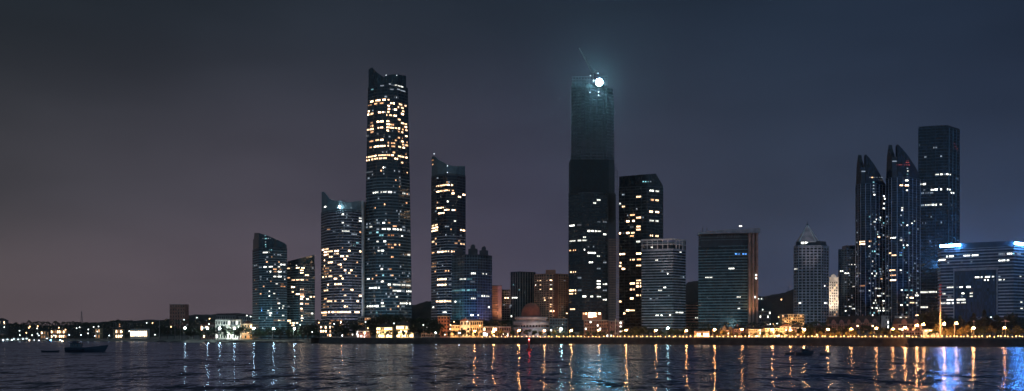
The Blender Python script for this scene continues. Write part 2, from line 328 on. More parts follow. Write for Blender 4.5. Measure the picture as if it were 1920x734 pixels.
# ------------------------------------------------------------------ towers
class Tower:
    def __init__(s, name, label, cat, front, depth, py_top, fh, taper=None, group=None, z0=5, base_py=None):
        s.front = [(wx(p, D), D) for p, D in front]; s.nf = len(front)
        pl, pr = front[0], front[-1]
        s.poly = s.front+[(wx(pr[0]-3, pr[1]+depth), pr[1]+depth), (wx(pl[0]+3, pl[1]+depth), pl[1]+depth)]
        s.D = min(D for _, D in front)
        s.c = (sum(p[0] for p in s.poly)/len(s.poly), sum(p[1] for p in s.poly)/len(s.poly))
        s.R = sum(math.dist(p, s.c) for p in s.poly)/len(s.poly)
        s.z0 = z0; s.zt = wz(py_top, s.D); s.fh = fh; s.taper = taper
        s.e = empty(name, (s.c[0], s.c[1], z0), label, cat, group)
        s.nw = 0
    def sc(s, z): return 1 if not s.taper else s.taper(z)
    def at(s, z, out=0):
        k = s.sc(z)*(1+out/s.R); return [(s.c[0]+(p[0]-s.c[0])*k, s.c[1]+(p[1]-s.c[1])*k) for p in s.poly]
    def hit(s, px, z, out=0):
        P = s.at(z, out)[:s.nf]; u = (px-960)/F; best = None
        for a, b in zip(P, P[1:]):
            dx, dy = b[0]-a[0], b[1]-a[1]; den = dx-u*dy
            if abs(den) < 1e-9: continue
            w = (u*a[1]-a[0])/den
            if -.001 <= w <= 1.001:
                t = a[1]+dy*w
                if best is None or t < best: best = t
        if best is None:
            best = P[0][1] if abs(P[0][0]/P[0][1]-u) < abs(P[-1][0]/P[-1][1]-u) else P[-1][1]
        return best
    def solve(s, px, py, out=0):
        t = s.D; z = wz(py, t)
        for _ in range(4): t = s.hit(px, z, out); z = wz(py, t)
        return t, z
    def body(s, m, z1=None, z0=None, name='glass_wall'):
        z0 = s.z0 if z0 is None else z0; z1 = s.zt if z1 is None else z1; mb = MB(); n = 1 if not s.taper else 12
        for i in range(n):
            a = z0+(z1-z0)*i/n; b = z0+(z1-z0)*(i+1)/n; mb.prism(s.at(a), a, b, s.at(b))
        return mb.build(name, m, s.e)
    def bands(s, m, hb, out=.3, z0=None, z1=None, name='spandrel'):
        mb = MB(); z = s.z0 if z0 is None else z0; z1 = s.zt if z1 is None else z1; s.hb = hb
        k = math.ceil((z-s.z0)/s.fh); z = s.z0+k*s.fh
        while z+hb < z1+.01: mb.prism(s.at(z, out), z, z+hb, s.at(z+hb, out)); z += s.fh
        return mb.build(name, m, s.e)
    def mullions(s, m, sp, w=.3, out=.35, z0=None, z1=None, name='mullion', edges=None):
        mb = MB(); z0 = s.z0 if z0 is None else z0; z1 = s.zt if z1 is None else z1; n = 1 if not s.taper else 8
        for q in range(n):
            a0 = z0+(z1-z0)*q/n; b0 = z0+(z1-z0)*(q+1)/n; A = s.at(a0, out*.3); B = s.at(b0, out*.3)
            for e in range(s.nf-1):
                if edges is not None and e not in edges: continue
                Lh = math.dist(A[e], A[e+1]); k = max(1, round(Lh/sp)); dx = (A[e+1][0]-A[e][0])/Lh; dy = (A[e+1][1]-A[e][1])/Lh; nx, ny = dy, -dx
                for i in range(k+1):
                    t = i/k; p = (A[e][0]+(A[e+1][0]-A[e][0])*t, A[e][1]+(A[e+1][1]-A[e][1])*t); r = (B[e][0]+(B[e+1][0]-B[e][0])*t, B[e][1]+(B[e+1][1]-B[e][1])*t)
                    qd = lambda c: [(c[0]-dx*w/2+nx*out, c[1]-dy*w/2+ny*out), (c[0]+dx*w/2+nx*out, c[1]+dy*w/2+ny*out), (c[0]+dx*w/2-nx*.2, c[1]+dy*w/2-ny*.2), (c[0]-dx*w/2-nx*.2, c[1]-dy*w/2-ny*.2)]
                    mb.prism(qd(p), a0, b0, qd(r))
        return mb.build(name, m, s.e)
    def roof(s, m=None, h=1.2, out=.5):
        mb = MB(); mb.prism(s.at(s.zt, out), s.zt, s.zt+h, s.at(s.zt, out)); return mb.build('roof', m or M['band_dark'], s.e)
    def lights(s, txt, snap=True, out=None, hfrac=None):
        """rows 'py x0-x1k ...' of lit windows"""
        hb = getattr(s, 'hb', s.fh*.4); stuff = {}; PR = random.Random(int(s.c[0])); out = (.14 if snap else .7) if out is None else out
        for row in txt.strip().split('\n'):
            row = row.split()
            if not row: continue
            py0 = float(row[0])
            for w in row[1:]:
                py = py0
                if '@' in w: w, q = w.split('@'); py = float(q)
                k = w[-1]; x0, x1 = map(float, w[:-1].split('-'))
                t, z = s.solve((x0+x1)/2, py)
                vp = [960+p[0]/p[1]*F for p in s.at(z)[:s.nf]]
                cuts = [x0]+[v for v in vp[1:-1] if x0+.6 < v < x1-.6]+[x1]
                for a, b in zip(cuts, cuts[1:]):
                    _, zc = s.solve((a+b)/2, py)
                    if abs(a-x0) > .1: zc = z
                    if snap:
                        kf = math.floor((zc-hb*.5-s.z0)/s.fh); za = s.z0+kf*s.fh+hb+.08; zb = s.z0+(kf+1)*s.fh-.08
                    else:
                        za, zb = zc-s.fh*.3, zc+s.fh*.3
                    if hfrac: mid = (za+zb)/2; h = s.fh*hfrac/2; za, zb = mid-h, mid+h
                    if za > s.zt and snap: continue
                    ta, tb = s.hit(a, zc, out), s.hit(b, zc, out)
                    pa = ((a-960)*ta/F, ta); pb = ((b-960)*tb/F, tb)
                    d = Vector((pb[0]-pa[0], pb[1]-pa[1])); Lh = d.length; d.normalize(); nn = (d.y, -d.x)
                    # a wide strip is several panes with thin gaps between them
                    n = max(1, int(Lh/1.7)); mb = MB(); hh = zb-za; zb -= hh*PR.uniform(.14, .3); za += hh*PR.uniform(.04, .16)
                    for i in range(n):
                        if n > 3 and PR.random() < .17: continue
                        g = .13 if n > 1 else .02; u0, u1 = i/n+g/n, (i+1)/n-g/n
                        q = [(pa[0]+d.x*Lh*u, pa[1]+d.y*Lh*u) for u in (u0, u1)]
                        mb.add([(q[0][0], q[0][1], za), (q[1][0], q[1][1], za), (q[1][0], q[1][1], zb), (q[0][0], q[0][1], zb)], [(0, 1, 2, 3)])
                    kk = k+PR.choice(('', '', '+', '-', '-'))
                    if s.nw < 99: mb.build('window', WIN[kk], s.e); s.nw += 1
                    else: stuff.setdefault(kk, MB()).add(mb.v, mb.f)
        for k, mb in stuff.items(): mb.build('windows', WIN[k], s.e, kind='stuff')
    def scatter(s, n, keys, py0, py1, px0, px1, wmin=2, wmax=5, seed=1):
        r = random.Random(seed); rows = []
        for _ in range(n):
            x = r.uniform(px0, px1-wmin); w = r.uniform(wmin, wmax); rows.append('%.1f %.1f-%.1f%s' % (r.uniform(py0, py1), x, min(x+w, px1), r.choice(keys)))
        s.lights('\n'.join(rows))
    def screen(s, prof, m, name='crown_screen', thick=1.5, out=.2, n=40, zb=None):
        """parapet wall on the front faces, its top edge following photo rows prof=[(px,py)...]"""
        zb = s.zt if zb is None else zb; mb = MB(); p0, p1 = prof[0][0], prof[-1][0]; fr = []
        cut = sorted(set([p0+(p1-p0)*i/n for i in range(n+1)]+[p[0] for p in prof]))
        for px in cut:
            py = prof[-1][1]
            for (a, ya), (b, yb) in zip(prof, prof[1:]):
                if a <= px <= b: py = ya+(yb-ya)*((px-a)/(b-a) if b > a else 0); break
            t = s.hit(px, zb, out); fr.append(((px-960)*t/F, t, max(wz(py, t), zb+.1)))
        for (xa, ya, za), (xb, yb, zc) in zip(fr, fr[1:]):
            d = Vector((xb-xa, yb-ya)).normalized(); nx, ny = -d.y*thick, d.x*thick
            mb.prism([(xa, ya), (xb, yb), (xb+nx, yb+ny), (xa+nx, ya+ny)], zb-1.5, [za, zc, zc, za])
        return mb.build(name, m, s.e)
    def beacon(s, px, py, r=.8, m=None, D=None):
        t = s.hit(px, s.zt) if D is None else D
        x, z = wx(px, t), wz(py, t); mb = MB(); mb.ball((x, t-.6, z), r); mb.build('beacon', m or BEACON, s.e)
BEACON = emit('beacon_white', (.8, .92, 1), 4)

# --- A: left glass tower with a sloping roofline
T = Tower('glass_tower', 'leftmost glass tower with a roofline sloping down to the right', 'tower', [(474, 1640), (485, 1612), (512, 1600), (538, 1612)], 34, 466, 3.55)
T.body(M['gl_teal']); T.bands(M['band_teal'], 1.3); T.mullions(M['band_dark'], 6, .25); T.roof()
T.screen([(474.4, 450), (476, 448), (477, 437), (484, 437), (500, 442), (520, 450), (533, 456), (537.5, 460)], M['gl_teal'])
T.screen([(476, 447), (477, 436.4), (484, 436.4), (500, 441.4), (520, 449.4), (533, 455.4), (537.5, 459.4)], M['band_teal'], 'coping', 1.7, .35, zb=T.zt+2) if False else None
T.lights("""475 493-502c 504-505c 520-527d@476.5
470.5 504-506t 508-510t
483 499-502d
488.5 497-499d
492 499-502m
497.5 525-529c 530-535c@498
500 476-482d 485-491d 494-502c 504-511c 521-525c@501.5
505 512-519m 524-527m
509.5 513-520m 521-528c
511 500-502d 506-508c
518 513-518c 521-528c
522 533-535c
524.5 500-502d
530 507-509m
534.5 517-521c 527-532o
539 526-530o 531-535o
546 504-506c
550.5 497-498d 500-502d 512-516c
555.5 504-506c
567.5 521-525c
572 530-533c
576 529-531c 523-524c
579 508-509c
580 490-491.5b
584 490-491.5b 501-505c 506-510d 518-520d
588 500-503d 504-510c 518-521b
592 505-508c 529-533c
600.5 513-520o 521-528w 530-534m
595 485-487t 499-501d""")
T.lights("""442 496-499t
447.5 492-494d 496-500t 502-504d 506-508d
454 497-499d
459 497-499t
463 497.5-499t""", snap=False)
T.scatter(22, 'ddm', 470, 605, 476, 536, 1.2, 3, 31)
# --- B
T = Tower('glass_tower', 'short glass tower beside the leftmost one, roofline rising to the right', 'tower', [(538.5, 1640), (560, 1625), (590, 1640)], 34, 496, 3.55)
T.body(M['gl_teal']); T.bands(M['band_teal'], 1.3); T.mullions(M['band_dark'], 6, .25); T.roof()
T.screen([(539, 491), (541, 490), (565, 484), (588, 478.5), (589.8, 478.5)], M['gl_teal'])
T.lights("""502 538-544w 555-561w 563-571w 585-588d
506.5 563-571w
511 563-571w
515 572-579w
519 539-544m
523 547-553w 555-561w 565-567w
527 563-570w 573-578m
539.5 546-553w
543.5 563-571w
547.5 547-551w 563-571o
552 555-562w 563-570m
556 549-550d 563-570w 581-585w 588-590w
560 563-568w 574-579w
568.5 563-568w 572-579m
572.5 539-544d
580 563-567w
585 563-569m
587 583-587c
593 565-568w
596.5 564-569c
600.5 539-545w 565-567w
605 539-545w 547-553w 555-559w
609 547-552w""")
T.lights("498 555-557c", snap=False)
# --- C
T = Tower('glass_tower', 'banded tower with a pointed curved crown, beside the tallest tower', 'tower', [(602.5, 1640), (613, 1612), (637, 1592), (660, 1596), (678, 1610)], 40, 394, 4.05)
T.body(M['gl_navy']); T.bands(M['band_lav'], 1.3); T.mullions(M['band_dark'], 7, .25); T.roof()
T.screen([(603, 360.5), (606, 360), (610, 364), (617, 373), (624, 376), (636, 377), (655, 380), (672, 377.5), (677.6, 377.5)], M['band_teal'], thick=1.2)
mb = MB(); t = T.hit(678, 200); mb.box(wx(678, t), wx(681.5, t), t-1, t+24, 5, wz(377, t)); mb.build('pilaster', M['band_white'], T.e)
mb = MB(); mb.bar((wx(637, 1600), 1600, wz(378, 1600)), (wx(648, 1600), 1600, wz(375, 1600)), .5, n=5); mb.build('cleaning_crane', M['metal'], T.e); MB().bar((wx(676, 1606), 1606, wz(378, 1606)), (wx(664, 1606), 1606, wz(376.5, 1606)), .4, n=5).build('cleaning_crane', M['metal'], T.e)
T.lights("""404 641-645c 649-652d
410 649-651d 673-678c@408 673-678c@414.5
417 641-645c
423 650-655d
432.5 613-621m 624-626d 641-658c@434 659-669d@437 674-677m@437
444 630-632d
458 660-667t 668-673t
469 604-608w 610-616w 618-624w 627-635w 653-657w@471 674-677w@472
474 607-624w 627-635w
480 607-616w 617-623w 638-645w 649-653w@481
485 645-649w
490.5 607-609w
494 615-624w 633-640w
500 607-609w
505.5 605-608m 610-617m 645-649w@506 657-661w@507
510 607-616o 618-621w 653-657w@511.5
515.5 607-616m 636-641w@515.5
520.5 605-607w 609-613w 616-623w 626-632w 641-644w@521
533 614-616w 627-631w 633-636w 637-640w
543.5 607-615w 657-662w@544.5
554 645-649w 673-678w
559 608-613m
564 613-624w 627-631w 641-644w 669-673w@565.5
569 606-610m
574 605-612m 614-616m 620-621t 645-648w 650-652w
584 603-613w 615-626w 627-658w 665-674w@584.5
590 605-612m
599 618-627o 630-636o 638-642o
604 603-607m""")
T.lights("388 608-612c\n390 657-660d", snap=False)
T.beacon(637, 388, 1.5, emit('beacon_teal', (.75, .95, 1), 80), D=1589)
T.scatter(24, 'ddm', 400, 590, 606, 676, 1.2, 3, 33)
# --- D tallest
D0 = 1600
def tapD(z):
    return 1.0-.17*max(0, min(1, (z-60)/330))**1.2
T = Tower('glass_tower', 'tallest tower, its upper floors full of warm lit windows', 'skyscraper', [(683.5, 1622), (704, 1603), (726, 1598), (748, 1606), (771.5, 1628)], 50, 158, 4.5, taper=tapD)
T.body(M['gl_teal']); T.bands(M['band_teal'], 1.3, z1=wz(330, 1600), name='spandrel'); T.bands(M['band_dark'], 1.3, z0=wz(330, 1600), name='spandrel'); T.mullions(M['band_dark'], 9, .3); T.roof()
T.screen([(691, 131), (693, 129.5), (697, 127), (703, 134), (712, 140), (720.5, 146), (721, 143.5), (735, 139.5), (744, 139.5), (761.5, 142.5)], M['gl_teal'], thick=1.5)
T.lights("""181 721-726d 739-740d 746-747d
190 704-713w 717-723w 727-730w 694-700w@193 732-740w@193
196 702-707m 712-719m 726-730w 733-738m 748-754w@197 690-697m@200 758-762w@200
202 727-731w 746-748w 752-757w@204 739-744w@206
207 727-730w 754-758w@209 690-693w@210
212 709-714w 716-720w 725-730w@213 694-700w@213 730-735w@214 752-757w@214
215 689-692w 738-744w
222 746-751w
228 706-711w 713-719w 725-730w 694-699m@229.5 750-757w@229.5 758-763w@231
234 725-732w 733-739m 694-700m@236 756-763m@236
239 708-711w 713-718w 725-731w@240 732-738w 759-763w@240
242 688-693w 694-700w 740-745w@243 747-750w@244 754-757m 760-764w
246 695-701m 725-729w 745-749m@249 752-756w@251 759-764w@253
252 706-710d 719-721d@256 729-732d@256
261 686-692d@258 740-744m 746-750m 706-711w 713-719w 752-758w@263
265 693-700m 741-743m
269 727-729m 733-741m 760-765m@270
273 701-706w 707-711w 713-719w 721-722w 727-729w 734-741m@275 754-757m
275 693-697m 747-752w@278 755-759w@279
286 736-741m
291 707-725w 701-706.5w@292 687-700w@295 726-732m@292 734-738w@294 740-742w@295 744-758w@296 760-764w@298
299 696-725w 687-693w@301
304 752-756w
313.5 718-720c 717-720d@322 686-699d@324
321 747-750d 748-751d@333
342 719-721d 749-752d@345
349 736-739d
358.5 699-726c 728-735c 738-742d@360 753-760c@363.5 763-768d@364
395 750-752d 747-749d@400
402 722-725d 747-749d@405 722-725d@410 747-749d@411
420.5 687-689d 692-695d 706-712d 717-722c 727-732m 736-744m@422 754-760d@424
428 686-690d 693-698c 706-711d 716-724c 726-732c 736-743c 745-748c 750-753c@429 754-760d@430 764-769d@431
438.5 691-697t 706-710t 711-719t 727-729o 733-739o 747-749d@441 752-756c@441
443.5 728-731o 733-739o
455 706-710c 719-724c
461 722-725d 727-731o 732-735o 739-743m 748-750m
466 727-731o 733-738m
472 708-712c 714-720c 764-769c@475.5
484 733-738m
502 714-718d 727-730d 750-752d
507 714-718c 730-734o 754-760d@510 766-769d@510
514 734-738m 717-720t 754-756d
520.5 688-693c
528.5 714-719c 705-709d 747-751d@530 754-760d@530
534.5 727-733c 736-744c 745-751c@536 753-760c@536 762-771c@536.5
540 692-700c 701-712c 736-744c@547 745-752c@547 753-759d@547 762-771c@548
553 731-734d 739-742d 742-746c@558.5
564 715-718d
569 714-719c 738-740d 750-753c@570 754-760c@571 761-770c@571
575.5 688-700c 702-710c 714-722c 741-745d 753-759d@577
588 705-708t""")
T.lights("""158 729-733d
160 733-739d 740-745c 746-751c@161.5 752-756c@163
168 731-738d 744-750d 751-760d@171 696-700t 713-720d@161""", snap=False, hfrac=.45)
T.scatter(60, 'dddm', 310, 590, 688, 768, 1.2, 3.2, 35); T.scatter(18, 'md', 185, 300, 692, 764, 1.2, 2.5, 36)
for px, py in ((724, 141.5), (744, 142)): T.beacon(px, py, .5)
# --- E
T = Tower('glass_tower', 'slim banded tower with a pointed crown, right of the tallest tower', 'tower', [(809, 1660), (819, 1640), (838, 1625), (856, 1630), (872.5, 1648)], 36, 327, 4.1)
T.body(M['gl_navy']); T.bands(M['band_lav'], 1.2, z1=wz(440, 1630)); T.bands(M['band_dark'], 1.2, z0=wz(440, 1630)); T.mullions(M['band_dark'], 7, .25); T.roof()
T.screen([(809.3, 296), (811, 293), (815, 294), (822, 300), (830, 304), (838, 309), (852, 312), (866, 311.5), (872, 312)], M['band_teal'], thick=1.2)
T.lights("""332 818-822d
348.5 818-839w 840-843w 846-848w
358.5 818-824w 825-839w 841-843m
365 847-852w 867-872w@364 859-864w@367
378 820-824d 838-841c
391.5 819-832w 833-843w 847-852c@393
401.5 820-833w
414 851-855c
423 809-820w 834-842d@426
428.5 809-821w 863-866w@431 867-872w@431
434 809-821w
443 849-852d 835-837d 862-866d
450 815-818m 859-863m
456 810-814w 817-819w 852-857m 863-872w@458.5
470.5 820-832w 833-838w 840-842w 846-848w
476 810-815m
495.5 810-819m
501.5 809-817m 834-838m@505.5 840-842m@505.5
523.5 820-837w 841-846d
533 820-837w 841-846d
548 812-816d 819-821d
564 818-837w 838-846w
578 811-814c
588 830-837c""")
T.lights("301 809.5-813o\n309 809.5-813m", snap=False)
T.scatter(26, 'ddm', 340, 580, 812, 868, 1.2, 3, 37)
for px, py in ((814, 289), (839, 311.5), (839, 324)): T.beacon(px, py, .6, D=1622)
# --- F gothic-looking block
T = Tower('office_tower', 'dark ribbed office block with three rounded turrets on its roof', 'tower', [(848, 1562), (870, 1540), (895, 1540), (922, 1565)], 32, 479, 3.9)
T.body(M['gl_navy']); T.bands(M['band_teal'], .9, .22); T.mullions(M['band_teal'], 3.6, .45, .5); T.roof()
for a, b, tp in ((853, 872, 473), (878, 895, 467), (899, 915, 470)):
    mb = MB(); D = 1550; x0, x1 = wx(a, D), wx(b, D); zt = wz(479, D)
    mb.box(x0, x1, D, D+18, zt, wz(tp, D)); mb.box(x0+3, x1-3, D+1, D+16, wz(tp, D), wz(tp-5, D)); tu = mb.build('turret', M['band_dark'], T.e)
    mb = MB(); cx = (x0+x1)/2; r = (x1-x0)/2-3.2
    mb.lathe((cx, D+9, wz(tp-5, D)), [(r, 0), (r*.92, r*.5), (r*.6, r*.9), (0.01, r*1.1)], 12); mb.build('cap', M['band_dark'], T.e)
T.lights("""515 883-892c 905-908c 910-913c
525 862-866c 867-874c 876-885t 882-890d@529.5
544.5 848-864t 865-872t 875-882t 883-893t
555 895-900t 903-909c 910-919c
561 883-892c 852-856c@565 857-864t@565
575.5 915-918c
589 882-888c 895-899c""")
# --- G two brown slabs
T = Tower('office_tower', 'narrow brown slab tower with a lit edge behind the pink hall', 'tower', [(922.5, 1590), (941, 1592)], 26, 537, 3.4)
T.body(M['brown'], name='wall'); T.bands(M['band_dark'], .5, .15); T.roof()
mb = MB(); mb.box(wx(933, 1589), wx(940.5, 1589), 1588.6, 1600, 5, wz(536, 1589)); mb.build('pilaster', M['pink'], T.e)
T = Tower('office_tower', 'low grey office slab between the brown slab and the ribbed teal block', 'tower', [(941, 1610), (959, 1612)], 24, 545, 3.4)
T.body(M['gl_dark']); T.bands(M['conc'], 1.5, .25); T.mullions(M['conc'], 3.5, 1.0, .25); T.roof()
T.lights("558 946-954w\n573 944-947d\n575 954-957d")
# --- H
T = Tower('office_tower', 'teal office block with vertical fins behind the domed hall', 'tower', [(958, 1580), (975, 1570), (1003.5, 1585)], 32, 511, 3.8)
T.body(M['gl_teal']); T.bands(M['band_dark'], .8, .2); T.mullions(M['conc'], 4.2, .7, .8); T.roof()
T.lights("541 973-976t\n558 960-963c 964-970c\n573 956-959d\n591 957-960c\n533 961-963t\n547 983-985d")
# --- I
T = Tower('apartment_tower', 'brown apartment block with balcony bands and a rooftop box', 'apartment block', [(1003, 1565), (1024, 1552), (1042, 1552), (1065, 1562)], 34, 515, 3.1)
T.body(M['dglass']); T.bands(M['brown'], 1.6, .5); T.mullions(M['brown'], 4.5, 1.6, .4); T.roof(M['brown'])
mb = MB(); mb.box(wx(1024, 1553), wx(1042, 1553), 1556, 1575, T.zt, wz(506, 1553)); mb.build('plant_room', M['brown'], T.e)
mb = MB(); mb.box(wx(1039, 1552), wx(1046, 1552), 1550.8, 1556, 5, wz(514, 1552)); mb.build('stair_bay', M['roofr'], T.e)
T.lights("""526 1006-1009w 1011-1015w 1024-1026m 1029-1036w 1057-1060d
534 1003-1005c 1011-1015w 1031-1036c
541.5 1011-1015w 1030-1036w 1040-1043d@529
560.5 1018-1022w 1028-1030m 1031-1035w
565 1020-1025w
572 1031-1036w
576 1031-1034m 1054-1057d
583.5 1031-1035w 1037-1042w
587 1061-1064w
591 1037-1040m
597 1047-1049o 1056-1058m""")
# --- domed hall
def domed_hall():
    D = 1330; cx = wx(996, D); e = empty('domed_hall', (cx, D, 7), 'round white hall with bands and a dark red dome', 'hall')
    k = D/F; mb = MB(); z = lambda py: wz(py, D)
    mb.lathe((cx, D, 0), [(31*k, 7), (31*k, z(620)), (33*k, z(620)), (33*k, z(614)), (30*k, z(614)), (30*k, z(610)), (33*k, z(610)), (33*k, z(603)), (28*k, z(603)), (28*k, z(599)), (31*k, z(599)), (31*k, z(595)), (19*k, z(594.5)), (.1, z(594))], 40); mb.build('drum', mat('hall_render', (.42, .40, .44), .8), e)
    mb = MB(); mb.lathe((cx, D, 0), [(19*k, z(594.4)), (18.6*k, z(588)), (17*k, z(581)), (13*k, z(574)), (7*k, z(569.5)), (.1, z(568))], 40); mb.build('dome', M['dome'], e)
    for i in range(14):
        a = math.radians(200+i*11); mb = MB(); r = 30.3*k
        x, y = cx+r*math.cos(a), D+r*math.sin(a); mb.box(x-1, x+1, y-.3, y+.3, z(613.6), z(610.4)); mb.build('window', M['dglass'], e)
domed_hall()
# --- J tower under construction
def constr():
    D = 1520; T = Tower('unfinished_skyscraper', 'unfinished skyscraper with scaffolding and a dazzling floodlight on top', 'skyscraper', [(1066, 1528), (1092, 1512), (1136, 1518), (1139.5, 1519)], 44, 362, 4.3)
    T.body(M['gl_dark']); T.bands(M['net'], 1.4, .2); T.roof()
    k = lambda px: wx(px, D)
    # netted mid section
    mb = MB(); mb.box(k(1069), k(1141), 1517, 1556, T.zt, wz(300, D)); mb.build('netting', M['net'], T.e)
    r = random.Random(4)
    for i in range(22):
        x = k(1070+3.2*i); mb = MB(); mb.box(x, x+.5, 1516.4, 1516.9, T.zt-2, wz(r.uniform(292, 299), D))
        mb.build('net_post', M['net'], T.e)
    mb = MB(); mb.box(k(1141), k(1152), 1520, 1556, T.zt-40, wz(300, D)); mb.box(k(1140), k(1154.5), 1520, 1560, 5, T.zt); mb.build('side_wall', M['band_dark'], T.e)
    # open concrete frame: core, slabs, columns
    mb = MB(); mb.box(k(1084), k(1128), 1534, 1550, wz(300, D), wz(176, D)); mb.build('core', mat('core_void_shade', (.01, .012, .015), .95), T.e)  # core coloured near black to stand for shade between the open floors
    fl = MB(); cl = MB(); z = wz(300, D); i = 0; poly = [(k(1071.5), 1524), (k(1095), 1514), (k(1137), 1517), (k(1152), 1528), (k(1150), 1562), (k(1073), 1562)]
    c = (k(1110), 1538)
    while z < wz(166, D):
        q = 1-.02*(z-wz(300, D))/(wz(166, D)-wz(300, D))
        P = [(c[0]+(p[0]-c[0])*q, c[1]+(p[1]-c[1])*q) for p in poly]
        fl.prism(P, z, z+1.1); z += 4.3
    ztop = z
    fl.build('floor_slab', M['lattice'], T.e)
    for a, b in zip(poly[:4], poly[1:4]):
        n = max(2, round(math.dist(a, b)/4.4))
        for i in range(n+1):
            t = i/n; x, y = a[0]+(b[0]-a[0])*t, a[1]+(b[1]-a[1])*t; w = .7 if i % 2 == 0 else .3
            cl.prism([(x-w, y-.3), (x+w, y-.3), (x+w, y+w), (x-w, y+w)], wz(300, D), ztop-(12 if a[0] > k(1130) else 0), [(c[0]+(x-c[0])*.98+s, c[1]+(y-c[1])*.98+u) for s, u in ((-w, -.3), (w, -.3), (w, w), (-w, w))])
    cl.build('column', M['lattice'], T.e)
    # climbing formwork on top
    mb = MB()
    for i in range(13):
        x = k(1073+5.4*i); mb.bar((x, 1518, ztop-4), (x, 1518, wz(146+r.uniform(0, 4), D)), .35, n=4)
        if i: mb.bar((x, 1518, ztop), (k(1073+5.4*(i-1)), 1518, ztop+11), .25, n=4)
    for h in (0, 4.5, 9, 13): mb.bar((k(1072), 1518, ztop+h-2), (k(1138), 1518, ztop+h-1), .4, n=4)
    mb.box(k(1073), k(1098), 1524, 1540, ztop-2, wz(152, D)); mb.box(k(1100), k(1134), 1526, 1540, ztop-2, wz(156, D))
    mb.build('formwork', M['lattice'], T.e)
    mb = MB()
    for i in range(6):
        x = k(1138+2.8*i); y = 1522+i; zz = wz(175+5*i, D)
        mb.bar((x, y, ztop-40), (x, y, zz), .4, n=4); mb.bar((x, y, zz), (k(1138+2.8*(i+1)), y+1, zz-9), .3, n=4)
    mb.build('side_scaffold', M['lattice'], T.e)
    # hoist lattice at right
    hz_ = MB(); x0, x1 = k(1141), k(1159.5)
    for i in range(8):
        x = x0+(x1-x0)*i/7; hz_.box(x-.3, x+.3, 1512, 1512.6, 6, wz(450, D))
    z = 6
    while z < wz(450, D): hz_.box(x0, x1, 1511.6, 1512.2, z, z+.9); z += 3.4
    hz_.build('hoist_lattice', M['lattice2'], T.e)
    h2 = MB()
    for i in range(5):
        x = k(1146)+(k(1157)-k(1146))*i/4; h2.box(x-.2, x+.2, 1513, 1513.5, wz(450, D), wz(300, D)-(i*4))
    z = wz(450, D)
    while z < wz(305, D): h2.box(k(1146), k(1157), 1512.8, 1513.3, z, z+.35); z += 4.3
    h2.build('hoist_mast', M['band_dark'], T.e)
    T.lights("""377 1119-1126c 1112-1118c@379
414 1120-1126d 1130-1137d@418
424.5 1068-1079c 1082-1090d
433.5 1102-1118c 1120-1127c 1131-1137c@440
446 1093-1099c
453 1068-1079c 1083-1090c 1092-1100c
469.5 1067-1080m 1095-1097c
474 1102-1112c 1113-1117c 1119-1125c@480
491 1104-1112c 1131-1137d 1119-1126d@501.5
509 1067-1080w
519 1083-1090d
529 1119-1126c
534.5 1119-1126c 1130-1138c 1119-1126c@540.5
543 1067-1080w 1083-1090d 1130-1137d@546
549 1067-1080w
559 1092-1099c 1107-1112c 1119-1127c@557 1130-1137c@562
577 1067-1080w
463 1102-1105d 1112-1114d""")
    # floodlights
    for px, py, rr, mm in ((1122.5, 158, 4.8, emit('floodlight_work', (.36, .85, 1), 310)), (1112, 155, .8, BEACON), (1121, 176, .7, BEACON), (1121, 182.5, .7, BEACON), (1105, 177, .5, BEACON), (1120, 141.5, .6, BEACON), (1106, 146, .5, BEACON)):
        mb = MB(); x, z = k(px), wz(py, D)
        mb.bar((x, 1509, z), (x, 1508, z), rr, n=14); mb.build('floodlight', mm, T.e)
    mb = MB(); mb.bar((k(1122.5), 1514, wz(172, D)), (k(1122.5), 1514, wz(163, D)), .5, n=5); mb.bar((k(1122.5), 1512, wz(158, D)), (k(1122.5), 1509.02, wz(158, D)), 5.3, n=14); mb.build('lamp_mount', M['metal'], T.e)
    # crane
    e = empty('tower_crane', (k(1113), 1530, ztop), 'slender luffing crane with its jib raised above the unfinished skyscraper', 'crane')
    mb = MB(); mb.bar((k(1113), 1530, ztop-3), (k(1113), 1530, wz(136, D)), 1.0, n=4); mb.build('mast', M['metal'], e)
    mb = MB(); A = Vector((k(1112), 1530, wz(134, D))); B = Vector((k(1087), 1530, wz(87, D)))
    d = (B-A).normalized(); u = Vector((0, 1, 0)); w = d.cross(u)
    for s1, s2 in ((1, 0), (-.6, .8), (-.6, -.8)): mb.bar(A+w*s1*.9+u*s2*.9, B+w*s1*.3+u*s2*.3, .22, n=4)
    for i in range(16):
        p = A+(B-A)*i/16; q = A+(B-A)*(i+1)/16; mb.bar(p+w*.8, q-w*.4, .14, n=3); mb.bar(p-w*.5, q+w*.7, .14, n=3)
    mb.build('jib', M['metal'], e)
    mb = MB(); mb.bar(A, (k(1120), 1530, wz(130, D)), .5, n=4); mb.box(k(1118), k(1122), 1528, 1532, wz(134, D), wz(130, D)); mb.build('counter_jib', M['metal'], e)
    mb = MB(); mb.bar((k(1114), 1530, wz(127, D)), B, .08, n=3); mb.bar((k(1114), 1530, wz(127, D)), (k(1121), 1530, wz(131, D)), .08, n=3); mb.build('tie_cable', M['metal'], e)
constr()
